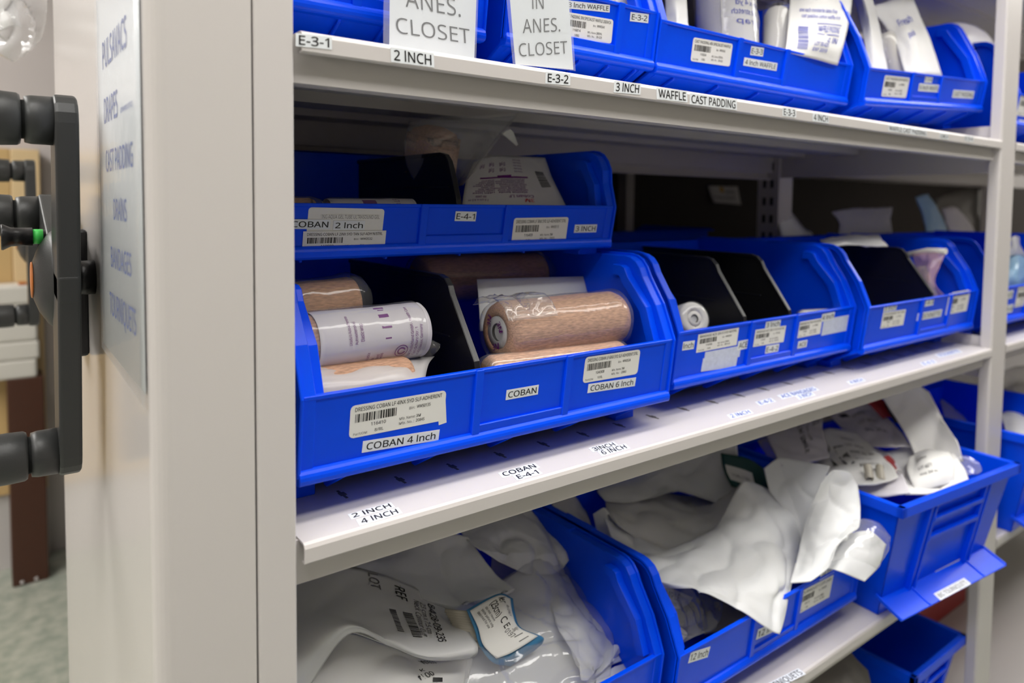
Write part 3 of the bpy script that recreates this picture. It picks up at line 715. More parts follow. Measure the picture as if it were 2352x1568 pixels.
# next bay
nT = Bin(1.537, 1.955, 0.006, zt, 'blue bin behind the right post on the top shelf of the next bay', zn=0.0900, zl=0.036, ribs=(0.36, 0.62))
nT.lab((2339, 240, 2400, 252), 42, barcode('CAST PADDING', '110040', '1/BG', 'WW0545', 'DEROYAL', '30-820', 17)); nT.lab((2338, 284, 2395, 294), 17, big('8 Inch'), 'label_tape')
nM = Bin(1.537, 1.955, 0.020, zm, 'blue bin holding a pale blue bag on the middle shelf of the next bay', ribs=(0.36, 0.62))
nM.lab((2334, 683, 2380, 674), 38, barcode('STOCKINETTE', '120420', '4/RL', 'WW0520', 'DEROYAL', '30-310', 18)); nM.lab((2300, 680, 2326, 675), 16, big('6 Inch'), 'label_tape'); nM.lab((2300, 712, 2326, 707), 16, big('E-4-4'), 'label_tape')
# lower shelf
bF = Bin(0.1950, 0.6285, 0.0370, zb, 'blue bin heaped with white pouches at the left of the lower shelf', ribs=(0.39, 0.645))
bG = Bin(0.6345, 1.0500, 0.0200, zb, 'blue bin with a 12 Inch label in the middle of the lower shelf', ribs=(0.365, 0.610))
bG.lab((1583, 1510, 1628, 1496), 21, big('12 Inch'), 'label_tape'); bG.lab((1738, 1457, 1790, 1433), 20, big('12 Inch'), 'label_tape')
bG.lab((1832, 1386, 1909, 1345), 45, barcode('TOURNIQUET CUFF 24IN', '104112', '1/EA', 'WW0560', 'ZIMMER', '60-7500', 19)); bG.lab((1884, 1322, 1918, 1302), 18, big('24 Inch'), 'label_tape')

def hang_bin(x, y, z, rz, label, W, D, H, lab=True):
    """deep straight-walled bin with a heavy rim, ladder ribs and a label shelf along the bottom of its front"""
    t = empty('deep_bin', (x, y, z), label, 'storage bin', 'deep blue bins', (0, 0, rz))
    mb = MB(); B = 'blue_plastic'; c = 0.020; fy = 0.040
    top = [(0, 0), (W, 0), (W, D), (0, D)]; bot = [(c, fy), (W - c, fy), (W - c, D), (c, D)]
    th = 0.003
    def wall(i, j):
        a, b = Vector(top[i]), Vector(top[j]); e, f = Vector(bot[i]), Vector(bot[j])
        cen = Vector((W / 2, D / 2)); n = Vector((-(b - a).y, (b - a).x)).normalized()
        if n.dot(cen - a) < 0: n = -n
        n *= th
        mb.hexa([(e.x, e.y, 0), (f.x, f.y, 0), (f.x + n.x, f.y + n.y, 0), (e.x + n.x, e.y + n.y, 0), (a.x, a.y, H), (b.x, b.y, H), (b.x + n.x, b.y + n.y, H), (a.x + n.x, a.y + n.y, H)], B)
    for i in range(4): wall(i, (i + 1) % 4)
    mb.box(c, W - c, fy, D, 0, 0.003, B)
    for a, b, e, f in ((-0.008, W + 0.008, -0.008, 0.003), (-0.008, W + 0.008, D - 0.003, D + 0.008), (-0.008, 0.003, -0.008, D + 0.008), (W - 0.003, W + 0.008, -0.008, D + 0.008)):
        mb.box(a, b, e, f, H - 0.016, H, B)
    yf = lambda q: fy * (1 - q / H)
    def fr(x0, x1, z0, z1, d): mb.hexa([(x0, yf(z0) - d, z0), (x1, yf(z0) - d, z0), (x1, yf(z0) + 0.001, z0), (x0, yf(z0) + 0.001, z0), (x0, yf(z1) - d, z1), (x1, yf(z1) - d, z1), (x1, yf(z1) + 0.001, z1), (x0, yf(z1) + 0.001, z1)], B)
    for u in (0.24, 0.28, 0.72, 0.76): fr(W * u - 0.0025, W * u + 0.0025, 0.02, H - 0.016, 0.008)
    for v in (0.60, 0.77): fr(W * 0.28, W * 0.72, H * v - 0.004, H * v + 0.004, 0.009)
    mb.hexa([(0.012, fy - 0.040, 0.012), (W - 0.012, fy - 0.040, 0.012), (W - 0.012, fy + 0.002, 0.030), (0.012, fy + 0.002, 0.030), (0.012, fy - 0.042, 0.015), (W - 0.012, fy - 0.042, 0.015), (W - 0.012, fy + 0.001, 0.034), (0.012, fy + 0.001, 0.034)], B)
    for u in (0.012, W * 0.26, W * 0.74, W - 0.016): mb.hexa([(u, fy - 0.0405, 0.014), (u + 0.004, fy - 0.0405, 0.014), (u + 0.004, fy, 0.033), (u, fy, 0.033), (u, fy - 0.041, 0.0175), (u + 0.004, fy - 0.041, 0.0175), (u + 0.004, fy, 0.0365), (u, fy, 0.0365)], B)
    mb.build('body', t, 0.0012, 2)
    M = Matrix.Translation((x, y, z)) @ Matrix.Rotation(rz, 4, 'Z')
    if lab:
        P = lambda *q: M @ Vector(q)
        a = P(0, yf(0) - 0.0003, 0); n = (P(1, yf(0), 0) - P(0, yf(0), 0)).cross(P(0, yf(0.1), 0.1) - P(0, yf(0), 0)).normalized()
        if n.dot(CAM - a) < 0: n = -n
        h = Bin.__new__(Bin); h.root, h.M, h.fp, h.fn = t, M, a, n
        h.lab((2141, 1335, 2200, 1304), 35, barcode('TOURNIQUET KIT', '104210', '1/EA', 'WW0570', 'ZIMMER', '60-80', 20), round_=0.003)
        a = P(0, fy - 0.042, 0.0152); b = P(W, fy - 0.042, 0.0152); e = P(0, fy + 0.001, 0.0342); n = (b - a).cross(e - a).normalized()
        if n.dot(CAM - a) < 0: n = -n
        h.lab((2152, 1371, 2222, 1334), 11, big('BIG TOURNIQUETS'), 'label_tape', plane=(a, n))
    return t, M
deep, MH = hang_bin(1.0640, -0.0290, zb, -math.radians(5.0), 'deep blue bin with ladder ribs hanging over the shelf front at the right', 0.343, 0.30, 0.190)
hang_bin(1.560, -0.045, zb, 0.0, 'deep blue bin on the lower shelf of the next bay at the right picture edge', 0.343, 0.30, 0.20, False)
hang_bin(1.262, 0.028, ZS[4], 0.0, 'narrow deep blue bin on the lowest shelf beside the grey cloth bag', 0.195, 0.30, 0.197, False)
# dark bins of the rear unit, seen from behind over the middle shelf
for i, (x, lbl) in enumerate(((0.22, 'leftmost dark blue bin on the rear shelf'), (0.66, 'dark blue bin on the rear shelf behind the stacked bin'), (1.08, 'dark blue bin on the rear shelf behind the white packets'))):
    rb = Bin(x, x + 0.40, 0.93, zm, lbl + ', in shadow', rot=(0, 0, math.pi), group='bins on the rear shelf')
    rb.root.location.x = x + 0.40
rb = Bin(1.60, 2.02, 0.93, zt, 'dark blue bin behind the next bay on the rear top shelf', rot=(0, 0, math.pi), group='bins on the rear shelf')
rb.root.location.x = 2.02

# ------------------------------------------------------------------ contents
class CylSurf:
    """part of a roll's mantle: u along the axis, v around it"""
    def __init__(s, p0, p1, r, a0, a1, wr=0.0, seed=0, fs=40.0, bulge=0.0):
        s.p0, s.p1, s.r, s.a0, s.a1, s.wr, s.seed, s.fs, s.bulge = Vector(p0), Vector(p1), r, a0, a1, wr, seed, fs, bulge
        s.d = (s.p1 - s.p0).normalized()
        up = Vector((0, 0, 1)) if abs(s.d.z) < 0.8 else Vector((0, 1, 0))
        s.f = (CAM - (s.p0 + s.p1) * 0.5); s.f = (s.f - s.d * s.f.dot(s.d)).normalized(); s.g = s.d.cross(s.f).normalized()
        if s.g.dot(up) < 0: s.g = -s.g
    def nrm(s, u, v):
        a = math.radians(s.a0 + (s.a1 - s.a0) * v); return s.f * math.cos(a) + s.g * math.sin(a)
    def base(s, u, v): return s.p0 + (s.p1 - s.p0) * u + s.nrm(u, v) * (s.r + s.bulge * math.sin(math.pi * u))
    def p(s, u, v, off=0.0):
        q = s.base(u, v); n = s.nrm(u, v)
        if s.wr:
            a = noise.noise(q * s.fs + Vector((s.seed * 3.7, 0, 0))); b = abs(noise.noise(q * s.fs * 2.1 + Vector((0, s.seed * 1.9, 5))))
            q = q + n * (s.wr * (a + 0.9 * b + 0.3))
        return q + n * off
def single(o, label, cat, group=None):
    return tag(o, label, cat, group)
def group_thing(name, label, cat, pts, group=None):
    return empty(name, base_of(pts), label, cat, group)
def sub(o, parent):
    o.parent = parent
    if parent.type == 'EMPTY': o.matrix_parent_inverse = Matrix.Translation(-Vector(parent.location))
    return o
def roll_part(name, parent, p0, p1, r, m, core=0.0, core_m='white_plastic', wob=0.03, seed=0, rnd=0.006):
    L = (p1 - p0).length; mb = MB()
    prof = ([(0.003, core), (0.0, core + 0.001)] if core else [(0, 0.001)]) + [(0.0, r - rnd), (rnd * 0.3, r - rnd * 0.3), (rnd, r)] + [(L * k / 6, r) for k in range(1, 6)] + [(L - rnd, r), (L - rnd * 0.3, r - rnd * 0.3), (L, r - rnd), (L, 0.001)]
    mb.lathe(p0, p1, prof, m, 44, wob, seed, caps=not core)
    o = sub(mb.build(name, None), parent)
    if core:
        d = (p1 - p0).normalized(); mb = MB(); mb.lathe(p0 + d * 0.0005, p1, [(0.0, core * 0.55), (0.0, core), (0.02, core), (0.02, core * 0.55)], core_m, 32, caps=False)
        mb.lathe(p0 + d * 0.004, p1, [(0, core * 0.56), (0.002, 0.001)], 'card_white', 24); sub(mb.build('core', None), parent)
    return o
def film_around(parent, p0, p1, r, seed, e0=0.012, e1=0.02, m='film_clear', wob=0.06, name='film_wrap'):
    L = (p1 - p0).length; mb = MB()
    mb.lathe(p0, p1, [(-e0, r * 0.55), (-e0 * 0.4, r * 0.9), (0.004, r)] + [(L * k / 8, r * 1.01) for k in range(1, 8)] + [(L - 0.003, r), (L + e1 * 0.4, r * 0.85), (L + e1, r * 0.5)], m, 48, wob, seed, caps=False)
    return sub(mb.build(name, None), parent)

# bin with 4 and 6 inch wraps --------------------------------------------------------------------
# label-wrapped roll, left half
p0, p1 = at(694, 789, 0.090), at(952, 757, 0.094)
t = group_thing('bandage_roll', 'tan bandage roll in a white wrapper with purple print, left half of its bin', 'bandage', [p0, p1 - Vector((0, 0, 0.03))], 'tan bandage rolls')
roll_part('bandage', t, p0 - (p1 - p0) * 0.12, p1, 0.0245, 'bandage_tan', seed=2)
cs = CylSurf(p0 + (p1 - p0) * 0.05, p0 + (p1 - p0) * 1.03, 0.0255, -100, 150, 0.0006, 3, 30)
P = 'ink_purple'
pr = [('rect', (0.555, 0.10), (0.055, 0.0), (0, 0.52), P), ('rect', (0.535, 0.44), (0.09, 0.0), (0, 0.22), P)]
def vt(s, u, v0, v1, h): pr.append(('text', s, (u + h, v0), (0, v1 - v0), (-h, 0), P))
vt('Ligadura Auto-adherente', 0.235, 0.34, 0.58, 0.024); vt('Autoextensivel', 0.285, 0.34, 0.52, 0.024); vt('Elastic wrap', 0.335, 0.36, 0.50, 0.030)
vt('senza lattice', 0.40, 0.13, 0.26, 0.026); vt('latex', 0.36, 0.10, 0.16, 0.026); vt('sin latex', 0.45, 0.10, 0.20, 0.026); vt('ohne Haftband', 0.49, 0.08, 0.23, 0.026); vt('adhesivo lados', 0.52, 0.06, 0.24, 0.026)
vt('3M Deutschland GmbH - Health Care', 0.79, 0.16, 0.62, 0.026); vt('Carl-Schurz-Str. 1', 0.835, 0.17, 0.42, 0.024); vt('41453 Neuss, Germany', 0.88, 0.16, 0.44, 0.024)
vt('CH REP', 0.79, 0.07, 0.13, 0.024)
for k in range(3):
    for a in range(5): pass
o = sheet('wrapper', cs, 'wrap_white', 0.0004, 26, 40, prints=pr); sub(o, t)
# round arrow sign on the wrapper
mb = MB()
for (ra, rb, a0, a1) in ((0.0056, 0.0064, 0, 360), (0.0026, 0.0040, 20, 200), (0.0026, 0.0040, 210, 350)):
    n = 28; ring = []
    for k in range(n + 1):
        a = math.radians(a0 + (a1 - a0) * k / n)
        ring.append([mb.bm.verts.new(cs.p(0.715 + math.cos(a) * r / 0.105, 0.235 + math.sin(a) * r / 0.111, 0.0007)) for r in (ra, rb)])
    for k in range(n): mb.face([ring[k][0], ring[k][1], ring[k + 1][1], ring[k + 1][0]], P)
mb.bm.normal_update(); sub(mb.build('printed_sign', None, recalc=False), o)
film_around(t, p0 - (p1 - p0) * 0.1, p1, 0.0275, 4, 0.004, 0.006, wob=0.05)
q = at(975, 800, 0.085)
o = sheet('film_tail', [[(930, 712, .098), (955, 735, .094), (985, 775, .088), (1012, 790, .085)], [(945, 735, .1), (970, 760, .092), (990, 790, .085), (1010, 800, .083)], [(955, 770, .1), (975, 790, .09), (985, 800, .086), (1003, 808, .083)], [(955, 815, .095), (970, 822, .09), (985, 822, .087), (996, 815, .085)]], 'film_clear', 0.0003, 18, 18, 0.003, 5, 70); sub(o, t)
# second roll, behind
p0, p1 = at(660, 712, 0.150), at(812, 690, 0.152)
t = group_thing('bandage_roll', 'tan bandage roll in clear film, half hidden behind the purple printed roll', 'bandage', [p0, p1 - Vector((0, 0, 0.03))], 'tan bandage rolls')
roll_part('bandage', t, p0, p1, 0.0245, 'bandage_dark', seed=7, wob=0.05); film_around(t, p0, p1, 0.0275, 8, 0.01, 0.014, wob=0.12)
# frosted pouch lying in front
t = group_thing('frosted_pouch', 'frosted see-through pouch with a tan roll, in front of the purple printed roll', 'pouch', [at(850, 930, .06)])
p0, p1 = at(690, 905, .072), at(935, 868, .076)
roll_part('bandage', t, p0, p1, 0.0215, 'bandage_tan', seed=9)
sub(sheet('film_pouch', [[(680, 835, .088), (780, 830, .088), (900, 826, .088), (998, 818, .088)], [(690, 850, .066), (785, 846, .064), (900, 838, .062), (985, 835, .068)], [(700, 890, .048), (790, 880, .047), (890, 866, .047), (978, 862, .056)], [(715, 935, .042), (800, 920, .042), (890, 900, .042), (975, 885, .048)]], 'film_frost', 0.0004, 20, 16, 0.0015, 4, 35), t)
# six inch rolls
p0, p1 = at(1141, 763, 0.085), at(1412, 729, 0.0865)
t = group_thing('bandage_roll', 'large tan bandage roll in clear film showing its white core, in the 6 Inch compartment', 'bandage', [p0, p1 - Vector((0, 0, 0.035))], 'tan bandage rolls')
roll_part('bandage', t, p0, p1, 0.0315, 'bandage_tan', 0.0165, 'card_white', 0.03, 11, 0.010)
film_around(t, p0, p1, 0.0332, 12, 0.004, 0.006, wob=0.05)
cs = CylSurf(p0, p1, 0.0339, -35, 130, 0.004, 6, 28)
sub(sheet('film_fold', Surf([[cs.p(-0.06 + 0.38 * a / 5, 0.30 + 0.70 * b / 5) + Vector((0, 0, 0.004 * b / 5)) for a in range(6)] for b in range(6)], 0.003, 8, 60), 'film_clear', 0.0003, 24, 24), t)
d = (p1 - p0).normalized(); mb = MB(); o0 = p0 - d * 0.0012
for i, (a, b, rot) in enumerate(((-0.012, 0.0105, 80), (0.0065, 0.006, -60), (0.0, -0.0145, 20))):
    yv = Vector((0, -1, 0)); zv = Vector((0, 0, 1)); c = o0 + yv * a + zv * b
    e = yv * math.cos(math.radians(rot)) + zv * math.sin(math.radians(rot)); f = zv * math.cos(math.radians(rot)) - yv * math.sin(math.radians(rot))
    mb.text('3M', c - e * 0.006 - f * 0.003, e * 0.012, f * 0.006, 'ink_purple', 0.03)
mb.bm.normal_update(); core = [c for c in t.children if c.name.startswith('core')][0]; mb.build('printing', core, recalc=False)
p0, p1 = at(1120, 858, 0.058), at(1425, 818, 0.0595)
t = group_thing('bandage_roll', 'tan bandage roll lying under the large one, just showing above the bin front', 'bandage', [p0, p1 - Vector((0, 0, 0.03))], 'tan bandage rolls')
roll_part('bandage', t, p0, p1, 0.0175, 'bandage_tan', seed=14); film_around(t, p0, p1, 0.0186, 15, 0.006, 0.006, wob=0.05)
single(sheet('backing_card', [[(1096, 641, .165), (1230, 637, .165), (1362, 634, .165)], [(1100, 690, .155), (1230, 685, .155), (1360, 680, .155)], [(1104, 760, .145), (1230, 750, .145), (1358, 742, .145)]], 'card_white', 0.0008, 10, 10), 'white card standing behind the large tan roll in the 6 Inch compartment', 'card')
p0, p1 = at(960, 640, 0.235), at(1235, 628, 0.235)
t = group_thing('bandage_roll', 'shadowed tan bandage packet at the back, directly below the stacked bin', 'bandage', [p0, p1], 'tan bandage rolls')
roll_part('bandage', t, p0, p1, 0.028, 'bandage_dark', seed=17); film_around(t, p0, p1, 0.030, 18, 0.01, 0.02)

# stacked bin ------------------------------------------------------------------------------------
p0, p1 = at(640, 487, 0.165), at(722, 486, 0.167)
t = group_thing('bandage_roll', 'tan bandage roll peeking over the stacked bin front at the far left', 'bandage', [p0, p1 - Vector((0, 0, .02))], 'tan bandage rolls')
roll_part('bandage', t, p0, p1, 0.0135, 'bandage_tan', seed=21); film_around(t, p0, p1, 0.0150, 22, 0.01, 0.012)
p0, p1 = at(750, 489, 0.165), at(945, 487, 0.167)
t = group_thing('bandage_roll', 'small bandage roll in a white and purple wrapper peeking over the stacked bin front', 'bandage', [p0, p1 - Vector((0, 0, .02))], 'tan bandage rolls')
roll_part('bandage', t, p0, p1, 0.0130, 'bandage_tan', seed=23)
sub(sheet('wrapper', CylSurf(p0, p1, 0.0137, -100, 170, 0.0006, 5), 'wrap_white', 0.0004, 20, 26, prints=[('rect', (0.60, 0.1), (0.05, 0), (0, 0.7), P), ('rect', (0.36, 0.50), (0.16, 0), (0, 0.10), P), ('text', 'Coban LF', (0.80, 0.30), (0, 0.32), (-0.07, 0), P)]), t)
film_around(t, p0, p1, 0.0150, 24, 0.004, 0.006)
pr = [('rect', (0.18, 0.355), (0.56, 0.02), (0, 0.028), P), ('rect', (0.40, 0.335), (0.16, 0.005), (0, 0.05), P)]
def ud(s, ur, v, w, h, m=P): pr.append(('text', s, (ur, v), (-w, 0), (0, h), m))
for k in range(8):
    ud(['self adherent wrap lightweight', 'bande cohesive elastique', 'kohasive elastische Binde', 'benda elastica coesiva', 'venda elastica adherente', 'zelfklevende zwachtel', 'selvklebende bind', 'elastisk binda'][k], 0.70 - 0.01 * (k % 3), 0.42 + 0.036 * k, 0.27 + 0.05 * ((k * 3) % 4) / 3, 0.026)
    ud(['not made with latex', 'sans latex', 'ohne Latex', 'senza lattice', 'sin latex', 'zonder latex', 'uten lateks', 'utan latex'][k], 0.36, 0.42 + 0.036 * k, 0.16 + 0.1 * ((k * 5) % 4) / 3, 0.026)
for k in range(5): ud('store dry', 0.70, 0.08 + 0.05 * k, 0.10, 0.018); ud('(5 yd)', 0.50 - 0.14 * (k % 3), 0.14 + 0.09 * (k // 3), 0.07, 0.05)
ud('Coban LF', 0.74, 0.73, 0.24, 0.04); ud('3M', 0.735, 0.79, 0.085, 0.05, 'ink_red'); ud('REF 2083S', 0.27, 0.73, 0.13, 0.03); ud('7.5 cm x 4.5 m', 0.30, 0.785, 0.24, 0.03)
pr.append(('bars', (0.83, 0.28), (0.02, 0.30), (0.09, 0), 'ink'))
single(sheet('wrap_packet', [[(1088, 372, .215), (1130, 356, .22), (1185, 358, .222), (1252, 362, .22)], [(1072, 410, .195), (1130, 402, .195), (1195, 400, .196), (1266, 402, .196)], [(1065, 445, .175), (1130, 440, .174), (1205, 440, .174), (1284, 440, .176)], [(1060, 490, .158), (1130, 488, .157), (1215, 488, .157), (1308, 488, .160)]], 'paper_pouch', 0.001, 26, 22, 0.0012, 3, 25, prints=pr),
       'white packet with upside down purple print leaning in the stacked bin', 'packet')
t = group_thing('bandage_pouch', 'clear pouch with a round tan roll sticking up above the stacked bin', 'pouch', [at(1000, 470, .225)])
roll_part('bandage', t, at(982, 420, .245), at(1000, 290, .230), 0.0315, 'bandage_tan', seed=31, rnd=0.020)
sub(sheet('film_front', [[(938, 292, .215), (1000, 268, .20), (1090, 266, .185), (1190, 260, .172)], [(928, 330, .215), (1000, 305, .188), (1080, 310, .18), (1140, 325, .168)], [(934, 380, .22), (1000, 372, .19), (1055, 378, .178), (1105, 375, .162)], [(960, 430, .225), (1010, 430, .20), (1045, 430, .18), (1064, 424, .158)]], 'film_clear', 0.0003, 24, 24, 0.002, 6, 45), t)
sub(sheet('paper_back', [[(940, 278, .255), (1010, 272, .265), (1100, 272, .245), (1188, 264, .178)], [(930, 350, .27), (1000, 350, .28), (1075, 345, .26), (1128, 340, .17)], [(950, 430, .26), (1005, 430, .27), (1048, 428, .23), (1063, 426, .161)]], 'film_clear', 0.0006, 18, 18, 0.002, 7, 25), t)
sub(sheet('paper_flap', [[(1150, 305, .19), (1172, 296, .188)], [(1166, 318, .192), (1180, 305, .19)], [(1186, 335, .2), (1190, 332, .2)]], 'paper_pouch', 0.0005, 8, 10), t)

# elastic wrap bin and its right neighbour ---------------------------------------------------------
p0, p1 = at(1596, 731, 0.088), at(1530, 748, 0.155)
t = group_thing('gauze_roll', 'white gauze roll in clear film lying in the 2 Inch compartment', 'bandage', [p0 - Vector((0, 0, .03))])
roll_part('gauze', t, p0, p1, 0.0218, 'gauze', 0.010, 'gauze', 0.02, 41, 0.004)
film_around(t, p0, p1, 0.0232, 42, 0.003, 0.01)
mb = MB(); dd = (p1 - p0).normalized(); mb.lathe(p0 + dd * 0.0005 - Vector((0, 0, 0.0225)), p1 - Vector((0, 0, 0.0225)), [(0.004, 0.006), (0.03, 0.006)], 'red_plastic', 16); sub(mb.build('red_clip', None), t)
p0, p1 = at(1842, 728, 0.085), at(1905, 724, 0.086)
t = group_thing('gauze_roll', 'white gauze roll just showing in the 4 Inch compartment', 'bandage', [p0 - Vector((0, 0, .02))])
roll_part('gauze', t, p0, p1, 0.0105, 'gauze', seed=44); film_around(t, p0, p1, 0.0118, 45, 0.004, 0.005)
t = group_thing('pink_pouch', 'pink pouch in clear film standing behind the black divider near the right post', 'pouch', [at(2130, 690, .12)])
sub(sheet('film_pouch', [[(2095, 582, .105), (2130, 578, .08), (2174, 578, .052)], [(2100, 610, .10), (2130, 605, .072), (2160, 610, .055)], [(2110, 645, .09), (2130, 640, .066), (2148, 650, .06)], [(2115, 690, .082), (2135, 688, .07), (2176, 684, .048)]], 'film_pink', 0.0005, 14, 16, 0.004, 12, 40), t)
p0, p1 = at(2108, 612, .108), at(2136, 690, .088)
roll_part('pink_dressing', t, p0, p1, 0.014, 'wrap_white', seed=47, wob=0.2)
mb = MB(); mb.tube([at(2085, 585, .115), at(2130, 576, .085), at(2173, 577, .052)], 0.0055, 'white_plastic', 10); sub(mb.build('pouch_clip', None), t)
# packets behind these bins
BG = 'packets behind the middle bins'
single(sheet('folded_packet', [[(1882, 550, .165), (1950, 538, .160), (2020, 538, .152)], [(1890, 556, .14), (1955, 552, .135), (2025, 549, .128)], [(1905, 562, .115), (1960, 561, .11), (2040, 564, .102)]], 'paper_pouch', 0.002, 14, 10, 0.004, 51, 30), 'folded beige packet lying on the black divider of the bin by the right post', 'packet', BG)
single(sheet('white_packet', [[(1912, 486, .40), (1960, 478, .41), (2010, 477, .41), (2050, 475, .40)], [(1930, 510, .385), (1975, 505, .39), (2010, 505, .385), (2046, 505, .385)], [(1928, 548, .37), (1975, 545, .365), (2015, 545, .365), (2050, 545, .37)], [(1935, 685, .36), (1978, 685, .355), (2018, 685, .355), (2052, 685, .36)]], 'paper_pouch', 0.001, 16, 14, 0.006, 52, 26), 'wide white packet standing in the shadow behind the bins, left of the blue-grey one', 'packet', BG)
single(sheet('grey_packet', [[(1785, 480, .47), (1805, 474, .47), (1830, 500, .465)], [(1790, 515, .44), (1815, 505, .44), (1850, 525, .44)], [(1795, 546, .42), (1830, 546, .42), (1870, 546, .42)], [(1800, 690, .41), (1835, 690, .41), (1875, 690, .41)]], 'paper_pouch', 0.001, 10, 12, 0.005, 53, 26), 'small grey packet in the shadow beside the rear slotted post', 'packet', BG)
single(sheet('blue_grey_packet', [[(2105, 452, .36), (2118, 447, .36), (2132, 445, .36)], [(2120, 495, .345), (2138, 490, .34), (2155, 480, .345)], [(2130, 548, .33), (2150, 548, .325), (2180, 548, .33)], [(2135, 690, .325), (2155, 690, .322), (2185, 690, .325)]], 'pale_blue_film', 0.003, 10, 14, 0.004, 54, 26), 'narrow blue-grey packet leaning behind the bins near the right post', 'packet', BG)
single(sheet('rounded_packet', [[(2165, 478, .365), (2195, 475, .36), (2220, 500, .355)], [(2175, 510, .345), (2205, 505, .34), (2235, 520, .34)], [(2185, 549, .33), (2215, 549, .325), (2240, 549, .33)], [(2190, 690, .325), (2218, 690, .322), (2242, 690, .325)]], 'wrap_white', 0.002, 12, 12, 0.005, 55, 30), 'pale rounded packet right beside the blue-grey packet', 'packet', BG)
single(sheet('back_wrap', [[(2150, 455, .52), (2200, 440, .52), (2250, 430, .52), (2262, 430, .52)], [(2150, 500, .51), (2200, 500, .51), (2250, 500, .51), (2262, 500, .51)], [(2150, 560, .508), (2200, 560, .508), (2250, 560, .508), (2262, 560, .508)], [(2150, 690, .505), (2200, 690, .505), (2250, 690, .505), (2262, 690, .505)]], 'grey_cloth', 0.003, 12, 12, 0.01, 56, 16), 'dark grey wrapped bundle in the shadow left of the right post', 'bundle')
single(sheet('paper_note', [[(1626, 426, .962), (1694, 428, .962)], [(1632, 446, .960), (1698, 450, .960)], [(1640, 465, .955), (1702, 470, .955)]], 'paper_pouch', 0.0006, 8, 8, 0.001, 57, 20, prints=[('rect', (0.35, 0.06), (0.14, 0), (0, 0.3), 'yellow_plastic'), ('text', 'NOTICE', (0.55, 0.40), (0.3, 0), (0, -0.16), 'ink_soft'), ('text', 'keep closed', (0.1, 0.7), (0.7, 0), (0, -0.14), 'ink_soft')]), 'small white note in the dark at the back of the middle shelf', 'note')
t = group_thing('blue_bag', 'pale blue bag in the next bay beside the right post', 'bag', [at(2335, 680, .10)])
sub(sheet('bag_body', [[(2314, 590, .10), (2335, 585, .09), (2350, 588, .09), (2372, 600, .1)], [(2308, 625, .08), (2335, 620, .065), (2352, 622, .065), (2366, 630, .08)], [(2312, 672, .075), (2335, 672, .062), (2350, 670, .065), (2360, 660, .08)]], 'pale_blue_film', 0.004, 14, 14, 0.003, 58, 40), t)
sub(sheet('bag_top', [[(2322, 545, .10), (2332, 541, .095), (2343, 545, .1)], [(2322, 565, .095), (2334, 562, .088), (2345, 566, .095)], [(2314, 590, .099), (2336, 586, .089), (2362, 592, .097)]], 'film_white', 0.001, 10, 10, 0.003, 59, 40), t)

# top shelf ----------------------------------------------------------------------------------------
def hang_sign(label, paper, sleeve, y, texts, lens):
    cs = [at(px, py, y) for px, py in sleeve]
    t = group_thing('hanging_sign', label, 'sign', cs, 'hanging closet signs')
    f = Vector((0, -0.0006, 0))
    def slab(name, q, m, y0, y1):
        mb = MB(); mb.hexa([at(*q[0], y0), at(*q[1], y0), at(*q[1], y1), at(*q[0], y1), at(*q[3], y0), at(*q[2], y0), at(*q[2], y1), at(*q[3], y1)], m); return sub(mb.build(name, None), t)
    pp = slab('paper', paper, 'label_tape', y - 0.0002, y + 0.0002)
    mb = MB()
    for s, bl, br, tl in texts:
        o, a, b = (at(q[0], q[1], y - 0.0005) for q in (bl, br, tl)); mb.text(s, o, a - o, b - o, 'ink', -0.004)
    mb.build('printing', pp, recalc=False)
    slab('plastic_sleeve', sleeve, 'film_sleeve', y - 0.0011, y - 0.0008)
    return t
hang_sign('bigger white hanging sign at the left in a clear sleeve, reading ANES. CLOSET', [(894, 112), (1089, 146), (1103, -240), (898, -290)], [(880, 112), (1093, 150), (1108, -245), (884, -295)], 0.034,
          [('CLOSET', (911, 75.5), (1080, 101), (908.5, 39)), ('ANES.', (932, 15.5), (1058.5, 39), (930, -26)), ('IN', (950, -48), (1000, -40), (949, -88)), ('LOCATED', (918, -108), (1078, -92), (917, -150))], 0)
hang_sign('smaller tilted white sign in a clear sleeve hanging lower, reading IN ANES. CLOSET', [(1184, 148), (1317, 160), (1299, -110), (1160, -130)], [(1178, 147), (1322, 163), (1304, -112), (1150, -133)], 0.012,
          [('CLOSET', (1193, 130), (1304, 122.5), (1191, 100)), ('ANES.', (1201, 76.5), (1287, 72), (1200, 44)), ('IN', (1223, 21), (1249, 20), (1222, -12)), ('LOCATED', (1186, -40), (1294, -50), (1184, -70))], 0)
t = group_thing('film_packet', 'crumpled clear film over white padding in the narrow bin behind the smaller sign', 'packet', [at(1445, 30, .1)])
sub(sheet('film', [[(1320, -40, .13), (1400, -40, .12), (1470, -30, .12)], [(1320, -10, .1), (1400, -8, .09), (1470, 0, .09)], [(1330, 12, .075), (1400, 14, .07), (1470, 28, .07)]], 'film_frost', 0.0005, 16, 14, 0.005, 61, 40), t)
p0, p1 = at(1370, 40, .115), at(1450, 50, .115)
roll_part('padding', t, p0, p1, 0.03, 'gauze', seed=61)
